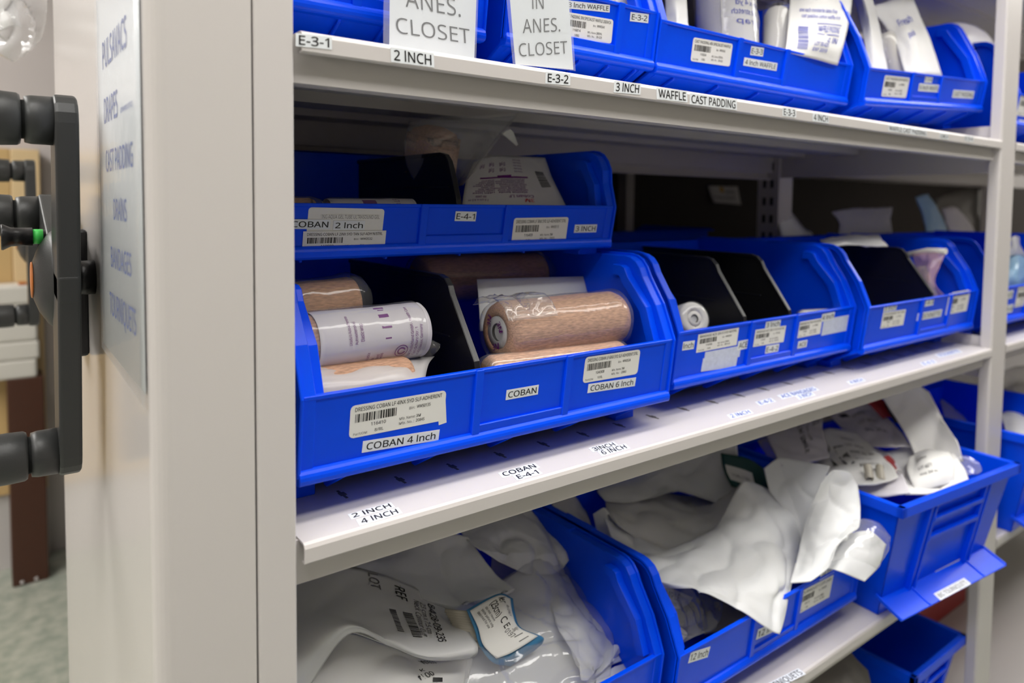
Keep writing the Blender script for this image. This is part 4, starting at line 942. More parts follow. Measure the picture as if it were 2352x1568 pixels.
# wide bin with rolls
pr = [('text', s, (0.30 + 0.13 * (k % 3), 0.95 - 0.085 * k), (0.42, -0.06), (0.02, 0.035), 'ink_print_blue') for k, s in enumerate(['waffle padding', '4 in x 4 yd', 'sterile', 'cast padding', 'cotton', 'latex free'])]
single(sheet('padding_packet', [[(1522, -60, .16), (1540, -60, .15), (1562, -60, .14)], [(1527, -10, .13), (1550, -12, .115), (1576, -10, .11)], [(1528, 30, .11), (1555, 30, .085), (1580, 40, .09)], [(1528, 72, .09), (1555, 76, .068), (1584, 80, .07)]], 'paper_pouch', 0.001, 14, 16, 0.002, 62, 30, prints=[]), 'narrow white packet at the left end of the wide top-shelf bin', 'packet')
p0, p1 = at(1674, 185, .12), at(1662, -60, .14)
t = group_thing('padding_roll', 'large upright white padding roll in a printed wrapper, left in the wide top-shelf bin', 'bandage', [p0], 'white padding rolls')
roll_part('padding', t, p0, p1, 0.039, 'gauze', seed=63)
sub(sheet('wrapper', CylSurf(p0, p0 + (p1 - p0) * 0.98, 0.041, -95, 8, 0.0008, 4, 30), 'paper_pouch', 0.0006, 20, 16, prints=[('text', s, (0.78 - 0.085 * k, 0.12 + 0.08 * (k % 2)), (0.0, 0.62), (0.045, 0), 'ink_print_blue') for k, s in enumerate(['cotton waffle', 'cast padding', '4 in x 4 yd', 'soft stretch', 'wrap'])]), t)
film_around(t, p0, p1, 0.0425, 64, 0.01, 0.01, wob=0.06)
p0, p1 = at(1782, 170, .095), at(1786, 22, .115)
t = group_thing('padding_roll', 'smaller white padding roll in clear film, middle of the wide top-shelf bin', 'bandage', [p0], 'white padding rolls')
roll_part('padding', t, p0, p1, 0.0185, 'gauze', seed=65, rnd=0.012); film_around(t, p0, p1, 0.0205, 66, 0.004, 0.006)
pr = [('text', 'Rx only  DEROYAL', (0.12, 0.715), (0.42, 0), (0, -0.05), 'ink_print_blue'), ('rect', (0.46, 0.56), (0.42, 0.0), (0, 0.008), 'ink_print_blue'), ('rect', (0.46, 0.66), (0.42, 0.0), (0, 0.008), 'ink_print_blue'), ('text', 'WAFFLE PADDING', (0.48, 0.64), (0.38, 0), (0, -0.055), 'ink_print_blue'),
      ('text', 'LOT 30-420', (0.44, 0.80), (0.26, 0), (0, -0.05), 'ink_print_blue'), ('text', 'EXP 2019', (0.44, 0.88), (0.26, 0), (0, -0.05), 'ink_print_blue'), ('text', 'cast padding cotton waffle 4 in', (0.20, 0.515), (0.62, 0), (0, -0.03), 'ink_print_blue'), ('text', 'one each nonsterile latex free', (0.16, 0.465), (0.60, 0), (0, -0.03), 'ink_print_blue'), ('text', '4 IN', (0.66, 0.745), (0.2, 0), (0, -0.05), 'ink_print_blue'),
      ('bars', (0.16, 0.60), (0.03, 0.28), (0.16, 0), 'ink_print_blue')]
pr = [q for q in pr if q[1] != 'Rx only  DEROYAL']
single(sheet('printed_pouch', [[(1822, -90, .13), (1890, -92, .11), (1964, -85, .115)], [(1817, -30, .11), (1888, -30, .085), (1960, -25, .09)], [(1812, 35, .085), (1885, 38, .06), (1952, 45, .06)], [(1808, 90, .062), (1880, 96, .046), (1938, 104, .047)], [(1804, 118, .050), (1866, 134, .047), (1924, 150, .0465)]], 'paper_pouch', 0.001, 22, 26, 0.0015, 67, 25, prints=pr), 'white pouch with blue print and bars hanging over the front of the wide top-shelf bin', 'pouch')
# tilted bin
single(sheet('padding_packet', [[(1948, -40, .15), (1968, -42, .13), (1990, -40, .13)], [(1968, 20, .13), (1990, 18, .10), (2012, 22, .1)], [(1984, 90, .09), (2006, 92, .075), (2028, 96, .08)], [(1996, 165, .065), (2018, 170, .052), (2042, 172, .055)]], 'paper_pouch', 0.001, 12, 18, 0.002, 68, 30), 'left leaning white packet in the tilted top-shelf bin', 'packet')
p0, p1 = at(2070, 210, .085), at(2020, 85, .12)
t = group_thing('padding_roll', 'cream padding roll between the two white packets in the tilted bin', 'bandage', [p0], 'white padding rolls')
roll_part('padding', t, p0, p1, 0.022, 'box_white', seed=69); film_around(t, p0, p1, 0.0235, 70, 0.004, 0.008)
single(sheet('padding_packet', [[(1996, 16, .135), (2040, 2, .13), (2092, -18, .125)], [(2030, 55, .115), (2070, 45, .10), (2112, 32, .1)], [(2058, 105, .09), (2100, 98, .07), (2138, 92, .075)], [(2080, 170, .065), (2120, 174, .048), (2166, 178, .05)]], 'paper_pouch', 0.001, 16, 20, 0.002, 71, 30, prints=[('text', 'Fresh', (0.35, 0.42), (0.4, -0.02), (0.02, -0.09), 'ink_print_blue'), ('text', 'pack', (0.42, 0.60), (0.2, -0.02), (0.02, -0.07), 'ink_print_blue')]), 'right leaning white packet with its folded top in the tilted top-shelf bin', 'packet')
single(sheet('white_bundle', [[(2128, 95, .20), (2160, 58, .20), (2210, 50, .20), (2262, 72, .19), (2288, 105, .18)], [(2124, 100, .18), (2165, 70, .13), (2215, 62, .10), (2262, 80, .1), (2290, 110, .1)], [(2130, 160, .18), (2165, 150, .13), (2215, 140, .085), (2262, 140, .085), (2290, 150, .09)]], 'wrap_white', 0.004, 20, 14, 0.002, 72, 20), 'rounded white bundle in the next bay rising behind the tilted bin', 'bundle')

# ------------------------------------------------------------------ lower shelf, left bin: peel pouches
PG = 'sterile pouches on the lower shelf'
pr = [('bars', (0.60, 0.26), (0.05, 0.20), (0.05, -0.02), 'ink'), ('bars', (0.53, 0.28), (0.04, 0.17), (0.035, -0.01), 'ink'),
      ('text', '8428-09-235', (0.735, 0.10), (0.055, 0.36), (0.045, 0.0), 'ink'), ('text', '23 cm x 7.5 cm', (0.69, 0.12), (0.04, 0.26), (0.03, 0.0), 'ink_soft'), ('text', 'Neck Contour Cuff', (0.655, 0.12), (0.04, 0.30), (0.03, 0.0), 'ink_soft'),
      ('text', 'REF', (0.56, 0.06), (0.015, 0.10), (0.05, 0.0), 'ink'), ('text', 'LOT', (0.42, 0.02), (0.02, 0.12), (0.05, 0.0), 'ink_soft')]
t = group_thing('peel_pouch', 'frosted pouch with a curled front edge and printed label, nearest to the left post', 'pouch', [at(880, 1560, .09)], PG)
R1 = [[(640, 1350, .17), (770, 1300, .18), (880, 1318, .185), (985, 1362, .18), (1050, 1400, .165)],
      [(640, 1420, .13), (765, 1375, .135), (880, 1385, .135), (990, 1425, .13), (1072, 1440, .125)],
      [(640, 1500, .09), (775, 1418, .10), (885, 1448, .095), (990, 1480, .092), (1094, 1475, .094)],
      [(660, 1560, .075), (790, 1440, .088), (892, 1470, .084), (985, 1508, .079), (1097, 1498, .086)],
      [(690, 1610, .082), (800, 1458, .096), (895, 1484, .092), (982, 1516, .086), (1085, 1512, .094)]]
sub(sheet('film_front', R1, 'film_white', 0.0005, 40, 30, 0.0012, 81, 20, prints=pr), t)
sub(sheet('paper_back', [[(640, 1365, .19), (770, 1315, .20), (880, 1335, .205), (985, 1378, .20), (1052, 1412, .185)], [(640, 1440, .145), (765, 1395, .15), (880, 1405, .15), (990, 1445, .145), (1074, 1455, .14)],
     [(660, 1540, .10), (785, 1450, .11), (885, 1478, .105), (988, 1506, .10), (1092, 1492, .104)]], 'paper_pouch', 0.0005, 30, 20, 0.001, 82, 20), t)
single(sheet('peel_pouch', [[(715, 1475, .115), (800, 1452, .118), (900, 1484, .114), (990, 1516, .108), (1086, 1508, .110)], [(700, 1530, .10), (800, 1510, .10), (900, 1530, .10), (1000, 1548, .095), (1080, 1545, .10)],
     [(700, 1640, .07), (800, 1640, .07), (900, 1640, .07), (1000, 1640, .068), (1065, 1640, .075)]], 'paper_pouch', 0.0008, 30, 20, 0.004, 83, 18, prints=[('text', 'Matco', (0.66, 0.16), (0.09, -0.06), (0.03, 0.10), 'ink'), ('text', '4100', (0.64, 0.56), (0.08, -0.10), (0.02, 0.06), 'ink'), ('text', 'K', (0.66, 0.42), (0.02, -0.02), (0.012, 0.05), 'ink'), ('rect', (0.73, 0.56), (0.06, 0.0), (0.0, 0.06), 'ink')]),
       'grey paper pouch hanging below the curled edge at the bottom left', 'pouch', PG)
single(sheet('peel_pouch', [[(845, 1282, .24), (930, 1248, .24), (1020, 1222, .235), (1075, 1230, .23)], [(822, 1290, .21), (930, 1312, .205), (1050, 1330, .195), (1140, 1318, .19)], [(785, 1297, .19), (900, 1352, .17), (1040, 1392, .158), (1182, 1352, .16)], [(800, 1310, .195), (915, 1372, .178), (1052, 1413, .166), (1165, 1368, .166)]], 'tyvek', 0.001, 40, 32, 0.0052, 84, 20),
       'white pouch with a folded top under the shelf lip, above the curled pouch', 'pouch', PG)
single(sheet('peel_pouch', [[(1050, 1205, .26), (1140, 1172, .27), (1230, 1160, .275), (1290, 1195, .27)], [(1075, 1238, .225), (1160, 1222, .23), (1245, 1222, .225), (1328, 1234, .215)], [(1105, 1262, .205), (1190, 1268, .20), (1268, 1272, .195), (1327, 1258, .195)], [(1145, 1290, .20), (1210, 1318, .19), (1270, 1318, .185), (1295, 1302, .185)]], 'tyvek', 0.001, 38, 32, 0.006, 85, 24),
       'crumpled white pouch touching the right wall of the left lower bin', 'pouch', PG)
single(sheet('clear_pouch', [[(1120, 1195, .29), (1180, 1165, .30), (1250, 1150, .30)], [(1125, 1235, .27), (1185, 1220, .272), (1250, 1215, .27)], [(1130, 1285, .24), (1195, 1285, .24), (1262, 1290, .235)], [(1120, 1350, .22), (1195, 1350, .215), (1270, 1345, .21)]], 'film_frost', 0.0006, 16, 16, 0.006, 86, 30), 'dull clear pouch in shadow behind the crumpled white pouch', 'pouch', PG)
t = group_thing('peel_pouch', 'large clear and white pouch filling the front of the left lower bin', 'pouch', [at(1250, 1560, .06)], PG)
sub(sheet('paper_back', [[(1130, 1345, .20), (1230, 1285, .205), (1300, 1300, .205), (1365, 1360, .20)], [(1080, 1440, .15), (1220, 1410, .15), (1330, 1400, .15), (1395, 1420, .145)], [(1075, 1525, .11), (1200, 1510, .105), (1320, 1490, .105), (1410, 1470, .11)], [(1060, 1620, .075), (1200, 1605, .07), (1320, 1585, .07), (1400, 1560, .075)]], 'tyvek', 0.0008, 28, 26, 0.003, 87, 16), t)
sub(sheet('film_front', [[(1135, 1340, .19), (1235, 1282, .195), (1305, 1298, .195), (1368, 1358, .19)], [(1085, 1435, .13), (1222, 1400, .128), (1332, 1395, .13), (1396, 1415, .13)], [(1072, 1518, .09), (1200, 1500, .083), (1322, 1485, .085), (1412, 1468, .095)], [(1058, 1610, .065), (1200, 1592, .055), (1322, 1575, .055), (1402, 1552, .06)]], 'film_clear', 0.0003, 34, 30, 0.006, 88, 26), t)
single(sheet('peel_pouch', [[(1262, 1330, .19), (1300, 1318, .19), (1330, 1345, .185), (1422, 1396, .165)], [(1270, 1400, .15), (1310, 1400, .145), (1350, 1410, .14), (1408, 1432, .14)], [(1285, 1450, .115), (1330, 1460, .105), (1368, 1470, .105), (1395, 1475, .112)], [(1322, 1500, .085), (1340, 1530, .075), (1365, 1540, .075), (1385, 1520, .085)], [(1330, 1540, .075), (1335, 1562, .066), (1350, 1562, .066), (1370, 1540, .078)]], 'tyvek', 0.0008, 34, 34, 0.0045, 89, 26),
       'white pouch with a pointed corner hanging down at the bin front, left lower bin', 'pouch', PG)
for k, (rows, lb) in enumerate((
    ([[(1395, 1398, .150), (1440, 1440, .135), (1472, 1472, .118), (1478, 1492, .112)], [(1380, 1465, .115), (1415, 1480, .105), (1450, 1498, .10), (1472, 1505, .106)], [(1362, 1545, .080), (1390, 1532, .082), (1430, 1516, .09), (1468, 1502, .104)]], 'upper folded white sheet at the right front corner of the left lower bin'),
    ([[(1385, 1500, .100), (1410, 1480, .098), (1425, 1482, .095), (1424, 1498, .092)], [(1378, 1520, .090), (1400, 1505, .088), (1412, 1502, .088), (1415, 1508, .090)], [(1366, 1550, .074), (1385, 1538, .074), (1400, 1524, .078), (1410, 1512, .085)]], 'small folded white flap between two folded sheets in the left lower bin'),
    ([[(1372, 1556, .074), (1412, 1530, .082), (1445, 1522, .088), (1458, 1545, .082)], [(1366, 1580, .066), (1405, 1562, .070), (1435, 1556, .072), (1452, 1566, .074)], [(1362, 1612, .060), (1400, 1600, .060), (1428, 1594, .062), (1446, 1590, .066)]], 'lowest folded white sheet at the front of the left lower bin'))):
    single(sheet('folded_sheet', rows, 'tyvek', 0.0012, 22, 18, 0.001, 90 + k, 24), lb, 'sheet', 'folded white sheets')
t = group_thing('tube_pack', 'coil of clear tubes with a blue and white (23cm) label in the left lower bin', 'tube pack', [at(1150, 1500, .10)])
mb = MB()
for k in range(13):
    a = at(1022 + 3.2 * k, 1402 + 6 * k, .137 - 0.0016 * k); b = at(1108 + 1.6 * k, 1408 + 6.2 * k, .128 - 0.0016 * k)
    mb.tube([a, a.lerp(b, .35) + Vector((0, -0.006, 0.002)), a.lerp(b, .7) + Vector((0, -0.008, 0.002)), b], 0.0021, 'tube_clear', 10)
sub(mb.build('tubes', None), t)
LB = [[(1080, 1402, .118), (1120, 1378, .122), (1150, 1366, .124), (1172, 1374, .122)], [(1098, 1440, .108), (1132, 1418, .110), (1158, 1402, .112), (1178, 1410, .112)], [(1110, 1480, .098), (1146, 1462, .098), (1172, 1446, .10), (1192, 1440, .102)], [(1140, 1512, .088), (1172, 1500, .087), (1206, 1480, .088), (1236, 1460, .092)]]
bl = sub(sheet('label_backing', [[(1072, 1400, .121), (1118, 1374, .125), (1152, 1362, .127), (1178, 1374, .125)], [(1090, 1444, .110), (1130, 1422, .112), (1160, 1404, .114), (1184, 1412, .115)], [(1104, 1486, .100), (1146, 1466, .10), (1174, 1450, .102), (1198, 1442, .104)], [(1134, 1522, .089), (1172, 1508, .089), (1208, 1488, .09), (1246, 1462, .094)], [(1172, 1530, .095), (1196, 1514, .096), (1222, 1498, .097), (1246, 1478, .099)]], 'label_blue', 0.0008, 22, 26, 0.0, 0), t)
sub(sheet('paper_label', LB, 'label_paper', 0.0004, 20, 24, prints=[('text', 'ler', (0.58, 0.05), (0.04, 0.13), (0.2, -0.02), 'ink'), ('text', '(23cm)', (0.36, 0.08), (0.06, 0.30), (0.16, -0.02), 'ink'), ('text', 'C E', (0.48, 0.44), (0.06, 0.17), (0.20, -0.02), 'ink'), ('text', '0197', (0.50, 0.64), (0.06, 0.16), (0.14, -0.02), 'ink_soft'), ('text', 'Rx ONLY', (0.78, 0.20), (0.03, 0.22), (0.10, -0.01), 'ink_soft'),
     ('text', 'designed for use', (0.08, 0.10), (0.10, 0.36), (0.045, -0.01), 'ink_soft'), ('text', 'single patient only', (0.16, 0.10), (0.10, 0.38), (0.045, -0.01), 'ink_soft'), ('text', 'do not reuse', (0.24, 0.10), (0.09, 0.30), (0.045, -0.01), 'ink_soft'), ('text', 'Quantity 1', (0.70, 0.72), (0.22, -0.02), (0.02, -0.06), 'ink_soft'), ('rect', (0.62, 0.80), (0.26, 0.0), (0, 0.015), 'ink_soft'), ('rect', (0.62, 0.90), (0.26, 0.0), (0, 0.015), 'ink_soft')]), t)

# ------------------------------------------------------------------ lower shelf, middle bin
single(sheet('peel_pouch', [[(1388, 1190, .20), (1455, 1225, .175), (1528, 1262, .142), (1640, 1214, .138), (1708, 1104, .150), (1800, 1138, .142)],
     [(1394, 1205, .19), (1460, 1250, .155), (1535, 1285, .112), (1655, 1250, .105), (1755, 1190, .105), (1838, 1180, .102)],
     [(1408, 1245, .17), (1480, 1300, .115), (1555, 1318, .082), (1665, 1300, .066), (1775, 1260, .06), (1840, 1240, .085)],
     [(1434, 1300, .145), (1510, 1335, .085), (1580, 1345, .055), (1685, 1355, .036), (1785, 1360, .02), (1826, 1310, .048)],
     [(1475, 1345, .12), (1540, 1350, .075), (1600, 1352, .044), (1700, 1400, .022), (1790, 1456, .002), (1816, 1345, .030)]], 'tyvek', 0.001, 60, 48, 0.0048, 101, 19),
       'big white pouch with a pointed corner hanging over the middle lower bin', 'pouch', PG)
single(sheet('peel_pouch', [[(1390, 1150, .28), (1500, 1128, .285), (1620, 1138, .28), (1712, 1085, .275)], [(1396, 1180, .215), (1520, 1195, .20), (1625, 1180, .195), (1706, 1105, .20)], [(1420, 1205, .175), (1530, 1266, .155), (1642, 1220, .152), (1700, 1120, .165)]], 'paper_pouch', 0.001, 32, 28, 0.005, 102, 18),
       'shaded inside sheet behind the fold of the big white pouch', 'pouch', PG)
single(sheet('peel_pouch', [[(1380, 1110, .32), (1480, 1060, .33), (1590, 1010, .29), (1690, 1000, .225)], [(1372, 1128, .29), (1470, 1108, .285), (1585, 1078, .27), (1700, 1110, .21)], [(1390, 1150, .265), (1455, 1152, .255), (1560, 1125, .245), (1680, 1166, .20)]], 'tyvek', 0.001, 32, 26, 0.006, 103, 18),
       'grey-white pouch at the back of the middle lower bin under the shelf beam', 'pouch', PG)
single(sheet('peel_pouch', [[(1755, 1075, .15), (1790, 1050, .138), (1850, 1060, .098), (1905, 1070, .055)], [(1768, 1130, .135), (1805, 1115, .118), (1845, 1125, .088), (1890, 1110, .062)], [(1800, 1170, .115), (1830, 1180, .098), (1855, 1170, .080), (1885, 1155, .062)], [(1835, 1265, .085), (1850, 1255, .075), (1865, 1235, .064), (1885, 1205, .058)]], 'tyvek', 0.001, 24, 26, 0.003, 104, 20),
       'grey-white pouch between the big pouch and the upright white pouch', 'pouch', PG)
single(sheet('peel_pouch', [[(1885, 1112, .048), (1915, 1080, .042), (1952, 1083, .040), (1970, 1112, .028)], [(1860, 1165, .060), (1905, 1148, .038), (1945, 1150, .025), (1976, 1165, .012)], [(1843, 1225, .058), (1880, 1220, .035), (1925, 1212, .014), (1974, 1208, -.002)], [(1828, 1285, .045), (1868, 1285, .020), (1908, 1268, .006), (1945, 1225, .0)], [(1815, 1338, .025), (1862, 1334, .008), (1902, 1302, -.002), (1922, 1252, -.002)]], 'tyvek', 0.001, 36, 36, 0.0048, 105, 24),
       'upright white pouch draped at the right of the middle lower bin', 'pouch', PG)
t = group_thing('film_pouch', 'shiny clear pouch with a white backing sticking out beside the deep blue bin', 'pouch', [at(1980, 1330, .0)], PG)
sub(sheet('paper_back', [[(1905, 1258, .022), (1950, 1225, .012), (2000, 1218, -.010), (2036, 1250, -.024)], [(1903, 1285, .014), (1950, 1270, -.002), (1995, 1275, -.020), (2020, 1300, -.030)], [(1902, 1302, .008), (1935, 1314, -.008), (1965, 1327, -.018), (1986, 1335, -.026)]], 'tyvek', 0.0008, 20, 20, 0.002, 106, 20), t)
sub(sheet('film_front', [[(1918, 1232, .018), (1962, 1192, .008), (2014, 1198, -.014), (2046, 1232, -.028)], [(1912, 1262, .006), (1960, 1240, -.014), (2010, 1246, -.032), (2040, 1268, -.036)], [(1908, 1288, .0), (1950, 1282, -.018), (1992, 1294, -.032), (2014, 1306, -.036)]], 'film_clear', 0.0004, 20, 18, 0.005, 107, 30), t)
single(sheet('clear_strip', [[(1262, 1140, .30), (1310, 1130, .30), (1345, 1170, .29)], [(1275, 1175, .275), (1330, 1190, .255), (1372, 1230, .225)], [(1308, 1215, .25), (1368, 1255, .21), (1415, 1290, .19)]], 'film_white', 0.0006, 18, 18, 0.003, 108, 24), 'translucent film standing inside the middle lower bin along its left wall', 'film')
single(sheet('white_strip', [[(1362, 1180, .225), (1387, 1165, .22), (1402, 1178, .215)], [(1372, 1225, .21), (1402, 1215, .195), (1425, 1235, .185)], [(1398, 1295, .185), (1430, 1290, .165), (1450, 1302, .155)]], 'tyvek', 0.0008, 14, 18, 0.001, 109, 24), 'curved narrow white strip at the left of the middle lower bin', 'film')
single(sheet('green_card', [[(1655, 1040, .235), (1715, 1052, .195), (1752, 1075, .168)], [(1662, 1080, .225), (1718, 1095, .188), (1765, 1112, .155)], [(1680, 1115, .20), (1735, 1130, .17), (1790, 1140, .14)]], 'green_card', 0.002, 14, 12, 0.0005, 110, 20, prints=[('rect', (0.06, 0.30), (0.56, 0.04), (0.0, -0.42 + 0.9), 'label_paper'), ('text', 'DUAL CUFF', (0.16, 0.62), (0.36, 0.04), (0.0, -0.14), 'ink')]), 'dark green card with a white label in the shadow of the middle lower bin', 'card')
t = group_thing('hose_bag', 'clear bag with a ribbed hose and white tag low in the middle lower bin', 'bag', [at(1560, 1460, .09)])
mb = MB(); pts = []
for k in range(64):
    a = k * 0.6; u = k / 63.0; c = at(1560 + 34 * u, 1415 - 10 * u, .115)
    pts.append(c + Vector((0.004 * math.cos(a), 0.013 * math.cos(a), 0.013 * math.sin(a))))
mb.tube(pts, 0.0022, 'tube_clear', 8); sub(mb.build('ribbed_hose', None), t)
sub(sheet('tag', [[(1502, 1338, .115), (1545, 1352, .112), (1592, 1372, .11)], [(1512, 1362, .108), (1545, 1378, .105), (1582, 1386, .105)], [(1522, 1378, .104), (1545, 1394, .101), (1560, 1398, .101)]], 'label_paper', 0.0006, 10, 8, prints=[('text', 'SAMPLE', (0.1, 0.45), (0.6, 0.0), (0, -0.3), 'ink_soft'), ('text', '60-7500', (0.15, 0.85), (0.5, 0.0), (0, -0.25), 'ink_soft')]), t)
sub(sheet('film_bag', [[(1490, 1290, .115), (1540, 1310, .112), (1620, 1360, .11), (1660, 1385, .108)], [(1495, 1350, .085), (1550, 1370, .08), (1620, 1400, .075), (1660, 1410, .078)], [(1505, 1430, .066), (1560, 1435, .058), (1610, 1435, .056), (1650, 1430, .06)], [(1515, 1490, .055), (1560, 1480, .047), (1600, 1460, .046), (1640, 1445, .048)]], 'film_clear', 0.0003, 24, 24, 0.008, 111, 34), t)
mb = MB(); a, b = at(1540, 1487, .075), at(1570, 1450, .075); mb.lathe(a, b, [(0, .001), (0, .0062), ((b - a).length, .0062), ((b - a).length, .001)], 'box_white', 18); sub(mb.build('white_plug', None), t)
mb = MB(); a, b = at(1528, 1490, .098), at(1548, 1436, .098); mb.lathe(a, b, [(0, .001), (0, .013), (0.004, .015), ((b - a).length - .004, .015), ((b - a).length, .012), ((b - a).length, .001)], 'teal_plastic', 22); sub(mb.build('teal_bulb', None), t)
single(sheet('grey_sleeve', [[(1600, 1345, .15), (1680, 1370, .14), (1740, 1400, .13)], [(1610, 1400, .115), (1690, 1410, .105), (1745, 1420, .1)], [(1620, 1455, .085), (1690, 1440, .08), (1740, 1430, .075)]], 'grey_cloth', 0.002, 14, 14, 0.004, 112, 22), 'dim grey sleeve under the hanging corner inside the middle lower bin', 'sleeve')

# ------------------------------------------------------------------ deep bin: mixed packs
DG = 'packs in the deep bin'
def lines(n, u0=0.12, w=0.6, v0=0.18, dv=0.13, h=0.06, m='ink_soft', words=('STERILE', 'LOT 4471', 'size 34 in', 'single use', 'REF 60-70', 'do not reuse')):
    return [('text', words[k % 6], (u0, v0 + dv * k + h), (w * (0.6 + 0.4 * ((k * 7) % 5) / 4), 0), (0, -h), m) for k in range(n)]
for rows, mat, prints, lb, sd in (
    ([[(1755, 985, .235), (1825, 950, .245), (1890, 925, .245)], [(1775, 1030, .18), (1835, 1005, .18), (1890, 985, .18)], [(1795, 1068, .13), (1850, 1062, .12), (1905, 1048, .12)]], 'wrap_white', [('text', 'MEDLINE STERILE', (0.5, 0.08), (0.06, 0.75), (0.07, 0), 'ink'), ('text', 'latex free cuff', (0.64, 0.05), (0.05, 0.6), (0.05, 0), 'ink_soft'), ('bars', (0.78, 0.05), (0.02, 0.3), (0.14, 0), 'ink')], 'white pack with dark printed lines at the left end of the deep bin', 121),
    ([[(1850, 1002, .20), (1905, 982, .195), (1965, 990, .17)], [(1868, 1050, .15), (1935, 1030, .135), (2020, 1042, .095)], [(1900, 1085, .10), (1975, 1085, .07), (2052, 1072, .05)], [(1950, 1112, .06), (2010, 1112, .04), (2064, 1096, .03)]], 'paper_pouch', [('text', 'A', (0.2, 0.55), (0.06, 0), (0, -0.12), 'ink'), ('text', 'EFM', (0.2, 0.35), (0.12, 0), (0, -0.1), 'ink'), ('rect', (0.38, 0.28), (0.16, 0), (0, 0.25), 'ink_soft')] + lines(6, 0.58, 0.32, 0.15, 0.1, 0.035), 'bright white pack with fine printing in front of the deep bin', 122),
    ([[(1905, 952, .24), (1955, 924, .215), (2010, 932, .18)], [(1935, 985, .20), (1995, 962, .17), (2065, 985, .115)], [(1985, 1025, .14), (2040, 1025, .105), (2094, 1025, .075)]], 'wrap_white', lines(3, 0.3, 0.4, 0.3, 0.18, 0.06) + [('rect', (0.12, 0.1), (0.12, 0.1), (0.03, 0.12), 'ink')], 'lilac-white pack under the shelf lip in the middle of the deep bin', 123),
    ([[(2020, 902, .13), (2080, 868, .10), (2135, 900, .07)], [(2055, 955, .105), (2125, 925, .075), (2165, 960, .045)], [(2085, 1005, .08), (2150, 985, .05), (2195, 1010, .012)], [(2110, 1065, .05), (2165, 1065, .025), (2213, 1060, -.002)]], 'paper_pouch', [], 'tall plain grey-white pouch at the right of the deep bin', 124),
    ([[(2088, 1048, .055), (2130, 1030, .045), (2180, 1038, .012)], [(2082, 1075, .04), (2130, 1056, .018), (2190, 1060, -.012)], [(2090, 1100, .02), (2140, 1090, -.005), (2192, 1086, -.022)], [(2105, 1128, .005), (2150, 1118, -.015), (2194, 1106, -.028)]], 'paper_pouch', lines(3, 0.25, 0.4, 0.25, 0.16, 0.05, 'ink'), 'rounded white pack with faint print in the front of the deep bin', 125),
    ([[(1985, 915, .165), (2010, 906, .160), (2032, 920, .150)], [(2008, 940, .155), (2028, 932, .148), (2044, 944, .138)], [(2028, 962, .145), (2042, 958, .138), (2056, 964, .13)]], 'red_plastic', [], 'red strip of packaging high in the deep bin', 126),
    ([[(1885, 1040, .20), (1960, 1020, .17), (2040, 1035, .11)], [(1915, 1090, .135), (1990, 1085, .09), (2070, 1080, .05)], [(1950, 1130, .08), (2020, 1140, .035), (2090, 1130, -.005)]], 'wrap_white', [], 'plain white pack lying lowest in the front left of the deep bin', 133),
    ([[(2040, 1035, .115), (2110, 1020, .08), (2190, 1040, .015)], [(2060, 1080, .065), (2130, 1075, .025), (2215, 1075, -.02)], [(2080, 1135, .005), (2150, 1130, -.02), (2225, 1100, -.038)]], 'paper_pouch', [], 'cream pack lying under the rounded pack at the front right of the deep bin', 134),
    ([[(1740, 1010, .26), (1810, 985, .255), (1870, 985, .235)], [(1775, 1065, .19), (1845, 1060, .165), (1910, 1060, .14)], [(1825, 1120, .125), (1890, 1120, .095), (1945, 1115, .07)]], 'film_frost', [], 'dull clear pack against the left wall of the deep bin', 135),
    ([[(2030, 1048, .085), (2042, 1044, .085), (2054, 1054, .08)], [(2046, 1078, .062), (2058, 1074, .06), (2068, 1082, .056)], [(2058, 1100, .045), (2066, 1098, .043), (2070, 1100, .042)]], 'red_plastic', [], 'small red tab beside the fine printed pack in the deep bin', 127),
    ([[(2030, 912, .145), (2050, 900, .14), (2078, 925, .122)], [(2042, 945, .136), (2062, 938, .128), (2088, 958, .112)], [(2056, 972, .128), (2070, 972, .122), (2090, 980, .108)]], 'dark_strap', [], 'dark grey strap between the red strip and the tall pouch', 128),
    ([[(2150, 860, .30), (2200, 835, .31), (2262, 830, .30)], [(2160, 920, .25), (2210, 910, .24), (2262, 920, .24)], [(2175, 975, .20), (2215, 970, .19), (2258, 985, .19)]], 'film_frost', [], 'clear crinkled bag at the back beside the right post, lower shelf', 129),
    ([[(2190, 1050, .008), (2220, 1045, -.005), (2250, 1062, -.022)], [(2196, 1072, -.006), (2225, 1070, -.018), (2256, 1078, -.032)], [(2198, 1094, -.02), (2225, 1090, -.03), (2250, 1084, -.038)]], 'film_clear', [], 'clear film scrap at the right front of the deep bin', 130)):
    o = sheet('pack', rows, mat, 0.0016 if mat != 'film_clear' else 0.0004, 24, 22, 0.004, sd, 22, prints=prints)
    o.name = {'red_plastic': 'red_strip', 'dark_strap': 'strap', 'film_frost': 'clear_bag', 'film_clear': 'film_scrap'}.get(mat, 'pack')
    single(o, lb, {'red_strip': 'strip', 'strap': 'strap', 'clear_bag': 'bag', 'film_scrap': 'film'}.get(o.name.split('.')[0], 'pack'), DG)
for k, (a, b, lb) in enumerate((((1998, 1100, .050), (1992, 1068, .062), 'left clear tube end standing at the front of the deep bin'), ((2024, 1104, .044), (2020, 1070, .056), 'right clear tube end standing at the front of the deep bin'))):
    p, q = at(*a), at(*b); mb = MB(); L = (q - p).length
    mb.lathe(p, q, [(0, .0058), (0.002, .0062), (L - .002, .0062), (L, .0058), (L, .004), (0.004, .004)], 'tube_clear', 20, caps=False); single(mb.build('clear_tube', None), lb, 'tube', 'clear tubes')
